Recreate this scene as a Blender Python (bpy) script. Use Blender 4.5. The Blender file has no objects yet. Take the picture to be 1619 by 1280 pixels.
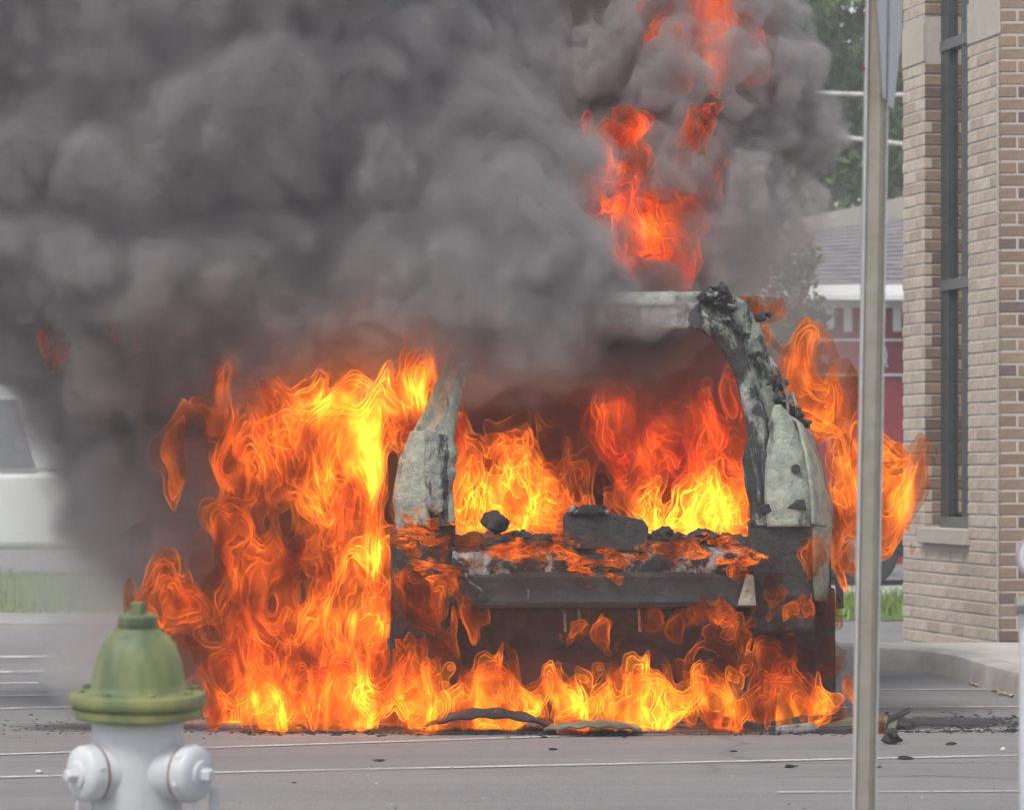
import bpy, bmesh, math, random
import numpy as np
from mathutils import Vector, Matrix
R = math.radians
random.seed(7)
rng = np.random.default_rng(11)
sc = bpy.context.scene
COL = sc.collection

# ------------------------------------------------------------------ camera, light, exposure
F, HZ, CX, HC = 5200.0, 740.0, 809.5, 1.05      # focal length and horizon measured in the photograph's pixels; eye height in metres
cam_d = bpy.data.cameras.new('camera'); cam = bpy.data.objects.new('camera', cam_d); COL.objects.link(cam)
cam.location = (0, 0, HC); cam.rotation_euler = (R(90), 0, 0)
cam_d.sensor_width = 36; cam_d.lens = F / 1619 * 36
cam_d.shift_y = (HZ - 640) / 1619
cam_d.clip_start = .5; cam_d.clip_end = 2000
cam_d.dof.use_dof = True; cam_d.dof.focus_distance = 13.3; cam_d.dof.aperture_fstop = 6.0
sc.camera = cam
SUN_DIR = Vector((-.36, -.60, 1.05)).normalized()
world = bpy.data.worlds.new('World'); sc.world = world; world.use_nodes = True
wn = world.node_tree.nodes; wl = world.node_tree.links
sky = wn.new('ShaderNodeTexSky'); sky.sky_type = 'NISHITA'; sky.sun_disc = False
sky.sun_elevation = math.asin(SUN_DIR.z); sky.sun_rotation = math.atan2(SUN_DIR.x, SUN_DIR.y)
sky.air_density = 1.0; sky.dust_density = 1.5; sky.ozone_density = 1.0
hs = wn.new('ShaderNodeHueSaturation'); hs.inputs['Saturation'].default_value = .35          # overcast: a nearly grey sky
wl.new(sky.outputs[0], hs.inputs['Color']); wl.new(hs.outputs[0], wn['Background'].inputs['Color']); wn['Background'].inputs['Strength'].default_value = .11
sd = bpy.data.lights.new('sun', 'SUN'); sd.energy = 1.5; sd.angle = R(14); sd.color = (1, .96, .9)
sun = bpy.data.objects.new('sun', sd); COL.objects.link(sun); sun.rotation_euler = (-SUN_DIR).to_track_quat('-Z', 'Y').to_euler()
sc.view_settings.view_transform = 'Standard'; sc.view_settings.look = 'None'
sc.view_settings.gamma = 1; sc.view_settings.exposure = 0.68; sc.view_settings.use_curve_mapping = False
sc.render.engine = 'CYCLES'
cy = sc.cycles
cy.use_denoising = True
cy.use_adaptive_sampling = True; cy.adaptive_threshold = .04; cy.adaptive_min_samples = 12
cy.max_bounces = 8; cy.diffuse_bounces = 2; cy.glossy_bounces = 2; cy.transmission_bounces = 3; cy.volume_bounces = 3
cy.transparent_max_bounces = 90
cy.volume_max_steps = 256
cy.caustics_reflective = False; cy.caustics_refractive = False
cy.sample_clamp_indirect = 3

def P(px, py, Y):                      # the point at distance Y that the photograph shows at (px, py)
    return Vector(((px - CX) * Y / F, Y, HC - (py - HZ) * Y / F))
def G(px, py, z=0.0):                  # the point of a level at height z that the photograph shows there
    Y = F * (HC - z) / (py - HZ)
    return Vector(((px - CX) * Y / F, Y, z))

# ------------------------------------------------------------------ helpers
def tag(o, label=None, cat=None, group=None, kind=None):
    if label: o['label'] = label
    if cat: o['category'] = cat
    if group: o['group'] = group
    if kind: o['kind'] = kind
    return o
def empty(name, loc=(0, 0, 0), label=None, cat=None, group=None, rz=0):
    o = bpy.data.objects.new(name, None); COL.objects.link(o); o.location = loc; o.rotation_euler = (0, 0, rz)
    o.empty_display_size = .1
    return tag(o, label, cat, group)
def link(name, me, mat=None, parent=None, smooth=False):
    o = bpy.data.objects.new(name, me); COL.objects.link(o)
    if mat and not me.materials: me.materials.append(mat)
    if parent: o.parent = parent
    if smooth: me.shade_smooth()
    return o
def mesh_from(name, verts, faces):
    me = bpy.data.meshes.new(name); me.from_pydata([tuple(v) for v in verts], [], [tuple(int(i) for i in f) for f in faces]); me.update(); return me
def quick_mesh(name, V, Q):            # large numpy quad meshes
    V = np.ascontiguousarray(V, dtype=np.float32); Q = np.ascontiguousarray(Q, dtype=np.int32)
    me = bpy.data.meshes.new(name); k = Q.shape[1]
    me.vertices.add(len(V)); me.vertices.foreach_set('co', V.ravel())
    me.loops.add(Q.size); me.loops.foreach_set('vertex_index', Q.ravel())
    me.polygons.add(len(Q)); me.polygons.foreach_set('loop_start', np.arange(0, Q.size, k, dtype=np.int32))
    me.update(calc_edges=True); me.validate()
    return me
class MB:
    def __init__(s): s.v = []; s.f = []
    def add(s, vs, fs):
        n = len(s.v); s.v += [Vector(v) for v in vs]; s.f += [tuple(i + n for i in f) for f in fs]; return s
    def box(s, a, b, M=None):
        x0, y0, z0 = a; x1, y1, z1 = b
        vs = [Vector(p) for p in ((x0,y0,z0),(x1,y0,z0),(x1,y1,z0),(x0,y1,z0),(x0,y0,z1),(x1,y0,z1),(x1,y1,z1),(x0,y1,z1))]
        if M is not None: vs = [M @ v for v in vs]
        return s.add(vs, [(0,3,2,1),(4,5,6,7),(0,1,5,4),(1,2,6,5),(2,3,7,6),(3,0,4,7)])
    def lathe(s, prof, n=32, M=None, rib=None):
        vs = []; fs = []
        for k, (r, z) in enumerate(prof):
            for i in range(n):
                a = 2*math.pi*i/n; rr = r * (rib(a, z) if rib else 1)
                v = Vector((rr*math.cos(a), rr*math.sin(a), z)); vs.append(M @ v if M is not None else v)
        for k in range(len(prof)-1):
            for i in range(n): fs.append((k*n+i, k*n+(i+1)%n, (k+1)*n+(i+1)%n, (k+1)*n+i))
        fs.append(tuple(range(n-1, -1, -1))); fs.append(tuple((len(prof)-1)*n+i for i in range(n)))
        return s.add(vs, fs)
    def tube(s, pts, r, n=8):
        pts = [Vector(p) for p in pts]; rs = r if isinstance(r, (list, tuple)) else [r]*len(pts)
        vs = []; fs = []
        for k, p in enumerate(pts):
            d = (pts[min(k+1, len(pts)-1)] - pts[max(k-1, 0)]).normalized()
            u = d.orthogonal().normalized() if k == 0 else (u - d*u.dot(d)).normalized()
            w = d.cross(u)
            for i in range(n):
                a = 2*math.pi*i/n; vs.append(p + (u*math.cos(a) + w*math.sin(a))*rs[k])
        for k in range(len(pts)-1):
            for i in range(n): fs.append((k*n+i, k*n+(i+1)%n, (k+1)*n+(i+1)%n, (k+1)*n+i))
        fs.append(tuple(range(n-1, -1, -1))); fs.append(tuple((len(pts)-1)*n+i for i in range(n)))
        return s.add(vs, fs)
    def prism(s, poly, d):             # closed polygon of 3-D points pushed along d
        d = Vector(d); poly = [Vector(p) for p in poly]; n = len(poly)
        return s.add(poly + [p + d for p in poly], [tuple(range(n)), tuple(range(2*n-1, n-1, -1))] + [(i, i+n, (i+1)%n+n, (i+1)%n) for i in range(n)])
    def build(s, name, mat=None, parent=None, smooth=False, bevel=0, seg=2, angle=40):
        me = mesh_from(name, s.v, s.f)
        bm = bmesh.new(); bm.from_mesh(me); bmesh.ops.recalc_face_normals(bm, faces=bm.faces); bm.to_mesh(me); bm.free()
        o = link(name, me, mat, parent)
        if bevel:
            m = o.modifiers.new('bevel', 'BEVEL'); m.width = bevel; m.segments = seg; m.limit_method = 'ANGLE'; m.angle_limit = R(30)
        if smooth: me.shade_smooth(); me.set_sharp_from_angle(angle=R(angle)) if hasattr(me, 'set_sharp_from_angle') else None
        return o

class NT:                              # short-hand for node materials
    def __init__(s, name):
        s.m = bpy.data.materials.new(name); s.m.use_nodes = True; s.t = s.m.node_tree; s.n = s.t.nodes; s.l = s.t.links; s.b = s.n.get('Principled BSDF'); s.o = s.n.get('Material Output')
        s.tc = s.n.new('ShaderNodeTexCoord')
    def node(s, kind, **kw):
        x = s.n.new(kind)
        for k, v in kw.items():
            if k.startswith('i_'): s.put(x.inputs[int(k[2:])], v)
            elif hasattr(x, k): setattr(x, k, v)
            else: s.put(x.inputs[k.replace('_', ' ')], v)
        return x
    def put(s, sock, v):
        if isinstance(v, bpy.types.NodeSocket): s.l.new(v, sock)
        else: sock.default_value = v
    def noise(s, scale, detail=4, rough=.55, stretch=None, src='Object', dist=0):
        c = s.tc.outputs[src]
        if stretch: c = s.node('ShaderNodeMapping', Vector=c, Scale=stretch).outputs[0]
        return s.node('ShaderNodeTexNoise', Vector=c, Scale=scale, Detail=detail, Roughness=rough, Distortion=dist).outputs[0]
    def ramp(s, fac, stops):
        r = s.n.new('ShaderNodeValToRGB'); s.l.new(fac, r.inputs[0]); e = r.color_ramp.elements
        while len(e) < len(stops): e.new(.5)
        for i, (p, c) in enumerate(stops):
            e[i].position = p; e[i].color = (c, c, c, 1) if isinstance(c, (int, float)) else (*c, 1)
        return r.outputs[0]
    def mix(s, f, a, b, mode='MIX'):
        x = s.n.new('ShaderNodeMix'); x.data_type = 'RGBA'; x.blend_type = mode
        for sock, v in ((x.inputs[0], f), (x.inputs[6], a), (x.inputs[7], b)):
            if isinstance(v, tuple) and len(v) == 3: v = (*v, 1)
            s.put(sock, v)
        return x.outputs[2]
    def math(s, op, a, b=0.0):
        return s.node('ShaderNodeMath', operation=op, i_0=a, i_1=b).outputs[0]
    def bump(s, h, strength=.3, dist=.01):
        s.l.new(s.node('ShaderNodeBump', Height=h, Strength=strength, Distance=dist).outputs[0], s.b.inputs['Normal'])
    def base(s, c, rough=.6, metal=0):
        s.put(s.b.inputs['Base Color'], (*c, 1) if isinstance(c, tuple) else c); s.put(s.b.inputs['Roughness'], rough); s.put(s.b.inputs['Metallic'], metal); return s
def plain(name, c, rough=.6, metal=0, var=.25, scale=8, dirt=None, bump=.15):
    t = NT(name); n = t.noise(scale, 5, .6)
    a = tuple(x*(1-var) for x in c); b = tuple(min(1, x*(1+var)) for x in c)
    col = t.ramp(n, [(.3, a), (.7, b)])
    if dirt: col = t.mix(t.ramp(t.noise(scale*.35, 6, .65), [(.48, 0.), (.66, .8)]), col, dirt)
    t.base(col, rough, metal)
    if bump: t.bump(t.noise(scale*6, 3), bump, .004)
    return t.m

# ------------------------------------------------------------------ noise volumes and iso-surfaces
def fft_noise(n, power, lo=1.0, seed=0, hi=1e9):
    g = np.random.default_rng(seed); w = g.standard_normal((n, n, n)).astype(np.float32)
    k = np.fft.fftfreq(n)*n; kz = np.fft.rfftfreq(n)*n
    K = np.sqrt(k[:, None, None]**2 + k[None, :, None]**2 + kz[None, None, :]**2); K[0, 0, 0] = 1
    A = K**(-power/2) * (K >= lo) * np.exp(-(K/hi)**2); A[0, 0, 0] = 0
    v = np.fft.irfftn(np.fft.rfftn(w)*A, s=(n, n, n)).astype(np.float32); return v / v.std()
NV = [fft_noise(96, 4.4, 3, s) for s in (1, 2, 3, 4)]
SV = [fft_noise(96, 5.0, 2, s+10, 13) for s in (1, 2, 3, 4)]
def samp(v, x, y, z):                  # periodic trilinear lookup, coordinates in periods
    n = v.shape[0]; x = (x % 1)*n; y = (y % 1)*n; z = (z % 1)*n
    i = x.astype(np.int32) % n; j = y.astype(np.int32) % n; k = z.astype(np.int32) % n
    fx = (x - np.floor(x)).astype(np.float32); fy = (y - np.floor(y)).astype(np.float32); fz = (z - np.floor(z)).astype(np.float32)
    i1 = (i+1) % n; j1 = (j+1) % n; k1 = (k+1) % n
    a = v[i, j, k]*(1-fx) + v[i1, j, k]*fx; b = v[i, j1, k]*(1-fx) + v[i1, j1, k]*fx
    c = v[i, j, k1]*(1-fx) + v[i1, j, k1]*fx; d = v[i, j1, k1]*(1-fx) + v[i1, j1, k1]*fx
    return (a*(1-fy) + b*fy)*(1-fz) + (c*(1-fy) + d*fy)*fz
def iso(name, field, origin, vox, level, min_faces=40):
    import openvdb
    g = openvdb.FloatGrid(-50.0); g.copyFromArray(np.ascontiguousarray(field.astype(np.float32)))
    p, q = g.convertToQuads(isovalue=float(level))
    if len(q) < min_faces: return None
    p = np.asarray(p, dtype=np.float32)*vox + np.asarray(origin, dtype=np.float32)
    return p, np.asarray(q)[:, ::-1]            # inside is positive here, so turn the faces outwards

# ------------------------------------------------------------------ ground, lines, kerb, grass
t = NT('asphalt')
g1 = t.noise(260, 3, .7); g2 = t.noise(1.1, 6, .6, stretch=(.35, 1.6, 1)); g3 = t.noise(38, 5, .7)
c = t.ramp(g1, [(.28, (.20, .192, .19)), (.5, (.275, .267, .265)), (.75, (.40, .39, .385))])
c = t.mix(t.ramp(g2, [(.35, 0.), (.7, .55)]), c, (.19, .182, .18))
c = t.mix(t.ramp(g3, [(.62, 0.), (.8, .5)]), c, (.42, .41, .40))
vo = t.node('ShaderNodeTexVoronoi', feature='DISTANCE_TO_EDGE', Vector=t.node('ShaderNodeMapping', Vector=t.mix(.12, t.tc.outputs['Object'], t.node('ShaderNodeTexNoise', Vector=t.tc.outputs['Object'], Scale=2.5, Detail=4).outputs[1]), Scale=(.32, .5, 1)).outputs[0], Scale=1.3).outputs['Distance']
cr = t.math('MULTIPLY', t.ramp(vo, [(.0, .8), (.010, 0.)]), t.ramp(t.noise(.5, 3), [(.45, 0.), (.6, 1.)]))
c = t.mix(cr, c, (.10, .096, .095))
sk = t.noise(5, 5, .65, stretch=(.12, 2.2, 1)); c = t.mix(t.ramp(sk, [(.5, 0.), (.72, .45)]), c, (.36, .35, .345))
c = t.mix(t.ramp(t.noise(1.7, 5, .7, stretch=(.5, 1, 1)), [(.58, 0.), (.72, .5)]), c, (.17, .165, .165))
t.base(c, t.ramp(g2, [(.3, .62), (.7, .9)])); t.bump(g1, .8, .006); M_asph = t.m
gv = []; 
ground = link('asphalt_ground', mesh_from('asphalt_ground', [(-400, -20, 0), (400, -20, 0), (400, 900, 0), (-400, 900, 0)], [(0, 1, 2, 3)]), M_asph); tag(ground, kind='structure')

t = NT('line_paint'); n = t.noise(60, 5, .7); n2 = t.noise(3, 4, .6)
t.base((.66, .65, .63), .7)
tr = t.n.new('ShaderNodeBsdfTransparent'); ms = t.n.new('ShaderNodeMixShader')
wear = t.math('MULTIPLY', t.ramp(n, [(.36, 0.), (.5, 1.)]), t.ramp(n2, [(.36, .35), (.6, 1.)]))
t.l.new(wear, ms.inputs[0]); t.l.new(tr.outputs[0], ms.inputs[1]); t.l.new(t.b.outputs[0], ms.inputs[2]); t.l.new(ms.outputs[0], t.o.inputs[0]); M_line = t.m
def line(px0, py0, px1, py1, w=.085):
    a, b = G(px0, py0), G(px1, py1); d = (b-a).normalized(); nrm = Vector((-d.y, d.x, 0))*w/2
    n = max(2, int((b-a).length/.12)); V = []; Fc = []
    for i in range(n+1):
        p = a.lerp(b, i/n); j = random.uniform(-.006, .006)
        V += [p-nrm*(1+j*8)+Vector((0, 0, .004)), p+nrm*(1-j*8)+Vector((0, 0, .004))]
        if i: Fc.append((2*i-2, 2*i, 2*i+1, 2*i-1))
    o = link('painted_line', mesh_from('painted_line', V, Fc), M_line); return tag(o, kind='structure')
line(-420, 1207, 905, 1163.5, .05); line(870, 1164, 2000, 1146.5, .035)
line(-420, 1238, 2100, 1184, .055)
line(-420, 1131, 420, 1110.5, .07); line(-420, 1108, 200, 1097, .07)
line(1300, 1091, 1800, 1089, .06); line(1300, 1119, 1900, 1116, .07)
line(-420, 1043, 90, 1038, .25); line(-420, 1066, 70, 1062, .22); line(-300, 1083, 60, 1080, .12)
line(1230, 1253, 2100, 1249, .03)

M_conc = plain('kerb_concrete', (.50, .475, .435), .85, var=.16, scale=5, dirt=(.33, .31, .28), bump=.35)
M_walk = plain('sidewalk_concrete', (.58, .55, .50), .85, var=.10, scale=3, dirt=(.44, .42, .38), bump=.3)
# kerb line in plan, from its foot on the asphalt
foot = [G(x, y) for x, y in ((1240, 1054), (1327, 1055), (1390, 1058), (1440, 1062), (1500, 1071), (1540, 1084), (1580, 1096), (1625, 1109), (1680, 1120), (1760, 1132), (1900, 1145), (2100, 1155))]
def resample(pts, step):
    out = [pts[0]]; acc = 0
    for a, b in zip(pts, pts[1:]):
        L = (b-a).length; s = step-acc
        while s <= L: out.append(a.lerp(b, s/L)); s += step
        acc = (acc+L) % step
    return out
# smooth the plan curve (Catmull-Rom)
sm = []
for i in range(len(foot)-1):
    p0, p1, p2, p3 = foot[max(i-1, 0)], foot[i], foot[i+1], foot[min(i+2, len(foot)-1)]
    for k in range(6):
        u = k/6; sm.append(.5*((2*p1)+(p2-p0)*u+(2*p0-5*p1+4*p2-p3)*u*u+(3*p1-p0-3*p2+p3)*u**3))
sm.append(foot[-1])
kt = empty('kerb', (0, 0, 0)); tag(kt, kind='structure')
seg = resample(sm, .045)
per = 20; kid = None
for s0 in range(0, len(seg)-1, per):   # cast kerb stones with a joint between
    pts = seg[s0:s0+per+1]
    if len(pts) < 3: break
    V = []; Fc = []
    for i, p in enumerate(pts):
        d = (pts[min(i+1, len(pts)-1)]-pts[max(i-1, 0)]).normalized(); nn = Vector((-d.y, d.x, 0))
        if nn.y < 0: nn = -nn
        q = p + (d*.004 if i == 0 else -d*.004 if i == len(pts)-1 else Vector())
        for off, z in ((-.0, -.02), (.012, .085), (.022, .112), (.045, .122), (.15, .124), (.15, -.02)):
            V.append(q + nn*off + Vector((0, 0, z)))
        if i:
            for k in range(5): Fc.append(((i-1)*6+k, i*6+k, i*6+k+1, (i-1)*6+k+1))
    Fc.append(tuple(range(6))); Fc.append(tuple(range(len(V)-1, len(V)-7, -1)))
    b = MB(); b.add(V, Fc); b.build('kerb_stone', M_conc, kt, smooth=True)
# sidewalk slab behind the kerb
far_x = P(1427, 1012, 19.17).x+.02
V = []; back = []
for i, p in enumerate(seg):
    d = (seg[min(i+1, len(seg)-1)]-seg[max(i-1, 0)]).normalized(); nn = Vector((-d.y, d.x, 0)); nn = -nn if nn.y < 0 else nn
    V.append(p+nn*.153+Vector((0, 0, .12)))
top = [tuple(v) for v in V]
poly = top + [(14, 13, .12), (14, 17.57, .12), (V[0].x-.6, 17.57, .12), (V[0].x-.6, V[0].y, .12)]
b = MB(); b.prism([Vector(p) for p in poly], (0, 0, -.2)); sw = b.build('sidewalk', M_walk); tag(sw, kind='structure')

t = NT('lawn_soil'); n = t.noise(2.2, 6, .65)
t.base(t.ramp(n, [(.3, (.075, .12, .03)), (.6, (.12, .19, .045)), (.8, (.17, .20, .075))]), .95); M_lawn = t.m
t = NT('grass_blade'); n = t.noise(.9, 4, .6)
t.base(t.ramp(n, [(.3, (.14, .22, .04)), (.7, (.25, .36, .08))]), .8); M_grass = t.m
def lawn(x0, x1, y0, y1, name='lawn'):
    V = []; Fc = []; nx = int((x1-x0)/.5)+2; ny = int((y1-y0)/.4)+2
    for j in range(ny):
        for i in range(nx):
            x = x0+(x1-x0)*i/(nx-1); y = y0+(y1-y0)*j/(ny-1)
            V.append((x, y+(random.uniform(-.12, .12) if j in (0, ny-1) else 0), .004 if j in (0, ny-1) or i in (0, nx-1) else .02+.008*math.sin(x*1.7+y)))
    for j in range(ny-1):
        for i in range(nx-1): Fc.append((j*nx+i, j*nx+i+1, (j+1)*nx+i+1, (j+1)*nx+i))
    o = link(name, mesh_from(name, V, Fc), M_lawn, smooth=True); tag(o, kind='structure')
    n = int((x1-x0)*(y1-y0)*260); n = min(n, 42000)
    x = rng.uniform(x0, x1, n); y = rng.uniform(y0, y1, n); h = rng.uniform(.04, .11, n); a = rng.uniform(0, 6.28, n); w = rng.uniform(.006, .014, n)
    lx = rng.normal(0, .03, n); ly = rng.normal(0, .03, n)
    B = np.stack([np.stack([x-w*np.cos(a), y-w*np.sin(a), np.full(n, .0)], 1), np.stack([x+w*np.cos(a), y+w*np.sin(a), np.full(n, .0)], 1), np.stack([x+lx, y+ly, .03+h], 1)], 1).reshape(-1, 3)
    o = link('grass', quick_mesh('grass', B, np.arange(3*n).reshape(-1, 3)), M_grass); tag(o, 'short green grass of the verge', 'grass', kind='stuff')
lawn(-14, -1.5, 23.5, 31.0); lawn(-1.5, 9.5, 22.6, 26.6)
M_walk2 = plain('far_concrete', (.50, .49, .48), .9, var=.1, scale=1.2)
b = MB(); b.box((-16, 21.9, -.1), (-1.2, 23.45, .02)); o = b.build('far_kerb_strip', plain('far_gravel', (.33, .31, .29), .9, scale=2)); tag(o, kind='structure')
b = MB(); b.box((-1.2, 26.7, -.1), (16, 30.2, .025)); o = b.build('far_path', M_walk2); tag(o, kind='structure')

# ------------------------------------------------------------------ brick building
bb = empty('brick_building', (0, 0, 0), 'tan brick building with front bricks coloured as in shade and a tall narrow window, right of the fire', 'building')
Zb = .12
Cn = P(1580, 1012, 17.6); Cn.z = 0
far = P(1427, 1012, 19.17); far.z = 0
eA = (far-Cn).normalized(); LA = (far-Cn).length                 # along the side wall in lit tones, away from the corner
nA = Vector((eA.y, -eA.x, 0)); nA = nA if nA.x < 0 else -nA       # outward, to the left
eB = Vector((1, 0, 0)).normalized(); nB = Vector((0, -1, 0))      # front wall in shaded tones, facing the street
CO = .0677; BL = .194; MJ = .0115; BH = CO-MJ; TOP = 4.3
def u_of(px):                          # distance from the corner along the side wall where the photograph's column px falls
    k = (px-CX)/F; return (k*Cn.y-Cn.x)/(eA.x-k*eA.y)
uw0, uw1 = u_of(1530), u_of(1461)      # window opening
z_sill = .72+0; z_sill = HC-(862-HZ)/F*(Cn.y+eA.y*uw0)
z_sill_t = z_sill+.088
z_band0 = Zb + CO*48+.002; z_band1 = z_band0+.225
LAx = LA
M_mort = plain('mortar', (.50, .455, .41), .95, var=.08, scale=20)
lit_shade_tones = {'pale': [(.55, .455, .37), (.50, .41, .33), (.58, .49, .41), (.44, .35, .285), (.54, .43, .37)],  # side wall: the brick as lit, light put into its colour
         'dark': [(.27, .195, .145), (.23, .165, .125), (.165, .12, .105), (.31, .22, .155), (.26, .20, .15)]}  # front wall and jamb: same brick, shade put into its colour
M_br = {}
for k, cs in lit_shade_tones.items():
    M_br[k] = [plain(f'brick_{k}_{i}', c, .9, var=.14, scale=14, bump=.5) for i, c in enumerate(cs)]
meshes = {}
def brick_mesh(kind, ti, L, out):
    key = (kind, ti, round(L, 3))
    if key not in meshes:
        b = MB(); r = .004
        b.box((0, 0, 0), (L, .05, BH))
        me = mesh_from('brick', b.v, b.f); bm = bmesh.new(); bm.from_mesh(me)
        bmesh.ops.bevel(bm, geom=[e for e in bm.edges], offset=.0035, segments=1, affect='EDGES')
        bmesh.ops.recalc_face_normals(bm, faces=bm.faces); bm.to_mesh(me); bm.free(); me.materials.append(M_br[kind][ti]); meshes[key] = me
    return meshes[key]
far_pts = []; cnt = 0; stuffA = []
def put_brick(o, e, n, u, z, L, kind, single):
    """one brick whose outer face lies on the wall plane through o along e, facing n"""
    ti = random.choices(range(5), (5, 4, 2, 2, 2) if kind == 'pale' else (4, 4, 3, 3, 3))[0]
    me = brick_mesh(kind, ti, L, n)
    x = e; y = -n; zc = Vector((0, 0, 1))
    if x.cross(y).z < 0: x = -e; base = o + e*(u+L)
    else: base = o + e*u
    base = base + n*random.uniform(-.0015, .002) + zc*z
    Mx = Matrix((( x.x, y.x, 0, base.x), (x.y, y.y, 0, base.y), (0, 0, 1, base.z), (0, 0, 0, 1)))
    if single:
        ob = bpy.data.objects.new('brick', me); COL.objects.link(ob); ob.parent = bb; ob.matrix_world = Mx
    else: stuffA.append((me, Mx))
Zs = Zb-2*CO
courses = int((TOP-Zs)/CO)
nb = 0
for c in range(courses):
    z = Zs + c*CO + .004
    zt = z+BH
    vis = z < 3.75
    band = zt > z_band0+.01 and z < z_band1-.01
    # front wall, in the shaded tones
    u = -.0 if c % 2 == 0 else -.1027
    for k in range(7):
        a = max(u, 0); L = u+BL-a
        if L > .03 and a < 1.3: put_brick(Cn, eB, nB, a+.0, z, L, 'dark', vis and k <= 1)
        u += BL+MJ
    if band: continue
    u = .052 if c % 2 else .052-.1027
    while u < LA-.02:
        a = max(u, .052); e_ = min(u+BL, LA)
        parts_ = [(a, e_)]
        if zt > z_sill+.004:           # cut by the window opening
            parts_ = [(p, min(q, uw0)) for p, q in parts_ if p < uw0-.02] + [(max(p, uw1), q) for p, q in parts_ if q > uw1+.02]
        for p, q in parts_:
            if q-p > .02:
                single = vis and nb < 250 and (p < uw0+.3 or z < z_sill)
                nb += single
                put_brick(Cn, eA, nA, p, z, q-p, 'pale', single)
        u += BL+MJ
    # far jamb of the opening shows brick too, in the shaded tones, facing the street
    if zt > z_sill_t+.02:
        L = .205
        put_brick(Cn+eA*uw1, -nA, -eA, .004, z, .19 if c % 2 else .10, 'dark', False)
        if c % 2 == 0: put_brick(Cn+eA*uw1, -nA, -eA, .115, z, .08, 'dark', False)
# merge the rest
groups = {}
for me, Mx in stuffA: groups.setdefault(me.materials[0].name, []).append((me, Mx))
V = []; Fq = []; mi = []; mats = []
for gi, (mn, lst) in enumerate(groups.items()):
    mats.append(bpy.data.materials[mn])
    for me, Mx in lst:
        n0 = len(V); V += [Mx @ v.co for v in me.vertices]
        for p in me.polygons: Fq.append([n0+i for i in p.vertices]); mi.append(gi)
me = mesh_from('brickwork', V, Fq); [me.materials.append(m) for m in mats]; me.polygons.foreach_set('material_index', mi)
o = link('brickwork', me, None, bb); tag(o, kind='stuff')
# mortar core, recessed 6 mm behind the bricks
def wallbox(u0, u1, z0, z1, w0, w1, name, mat, bev=0):
    b = MB(); a = Cn+eA*u0; c_ = Cn+eA*u1
    b.prism([a-nA*w0+Vector((0, 0, z0)), c_-nA*w0+Vector((0, 0, z0)), c_-nA*w1+Vector((0, 0, z0)), a-nA*w1+Vector((0, 0, z0))], (0, 0, z1-z0))
    return b.build(name, mat, bb, bevel=bev)
b = MB()
def wb(u0, u1, z0, z1, w0, w1):
    a = Cn+eA*u0; c_ = Cn+eA*u1
    b.prism([a-nA*w0+Vector((0, 0, z0)), c_-nA*w0+Vector((0, 0, z0)), c_-nA*w1+Vector((0, 0, z0)), a-nA*w1+Vector((0, 0, z0))], (0, 0, z1-z0))
wb(.01, LA-.006, Zb-.2, z_sill+.004, .0035, .35)
wb(.01, uw0-.006, z_sill+.005, TOP, .0035, .35)
wb(uw1+.006, LA-.006, z_sill+.005, TOP, .0035, .35)
b.box((Cn.x+.01, Cn.y+.0035, Zb-.2), (Cn.x+1.4, Cn.y+.1, TOP-.002))
b.build('mortar_bed', M_mort, bb)
M_stone = plain('limestone', (.52, .455, .385), .9, var=.06, scale=4, dirt=(.42, .37, .32), bump=.2)
wallbox(.0, uw0-.001, z_band0+.004, z_band1, -.004, .0055, 'stone_band', M_stone)
wallbox(uw1+.001, LA, z_band0+.004, z_band1, -.004, .0055, 'stone_band', M_stone)
wallbox(uw0-.03, uw1+.02, z_sill, z_sill_t, -.04, .16, 'window_sill', M_stone, .006)
win = empty('window', (0, 0, 0)); win.parent = bb
M_frame = plain('dark_bronze_frame', (.055, .062, .062), .45, var=.2, scale=6)
M_fgrey = plain('grey_mullion_panel', (.13, .13, .13), .5, var=.1, scale=6)
t = NT('window_glass'); t.base((.66, .66, .66), .03, 1.0); M_glass = t.m
def win_part(u0, u1, z0, z1, w0, w1, name, mat, bev=.002):
    o = wallbox(u0, u1, z0, z1, w0, w1, name, mat, bev); o.parent = win; return o
wz0 = z_sill_t+.001
win_part(uw0+.05, uw1-.03, wz0+.08, TOP-.05, .128, .138, 'pane', M_glass, 0)
def u_at(px, w):                       # where the sight line of column px meets the plane w behind the wall face
    k = (px-CX)/F; o_ = Cn-nA*w; return (k*o_.y-o_.x)/(eA.x-k*eA.y)
win_part(u_at(1500, .10), uw1-.002, wz0, TOP, .10, .16, 'frame_bar', M_frame)
win_part(u_at(1531, .10), u_at(1520, .10), wz0, TOP, .10, .16, 'frame_bar', M_frame)
for zc in (wz0, HC+(HZ-455)/282, HC+(HZ-70)/282):
    win_part(uw0+.005, uw1-.01, zc, zc+.06, .09, .165, 'cross_bar', M_fgrey)
# the rest of the building's bulk
b = MB(); b.prism([Cn+eA*.02-nA*.36, Cn+eA*LA-nA*.36, far+Vector((4, 1.5, 0)), Vector((Cn.x+5, Cn.y+3, 0)), Vector((Cn.x+1.4, Cn.y+.11, 0)), Vector((Cn.x+.5, Cn.y+.11, 0))], (0, 0, TOP+.1))
b.build('building_core', M_mort, bb)

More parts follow.
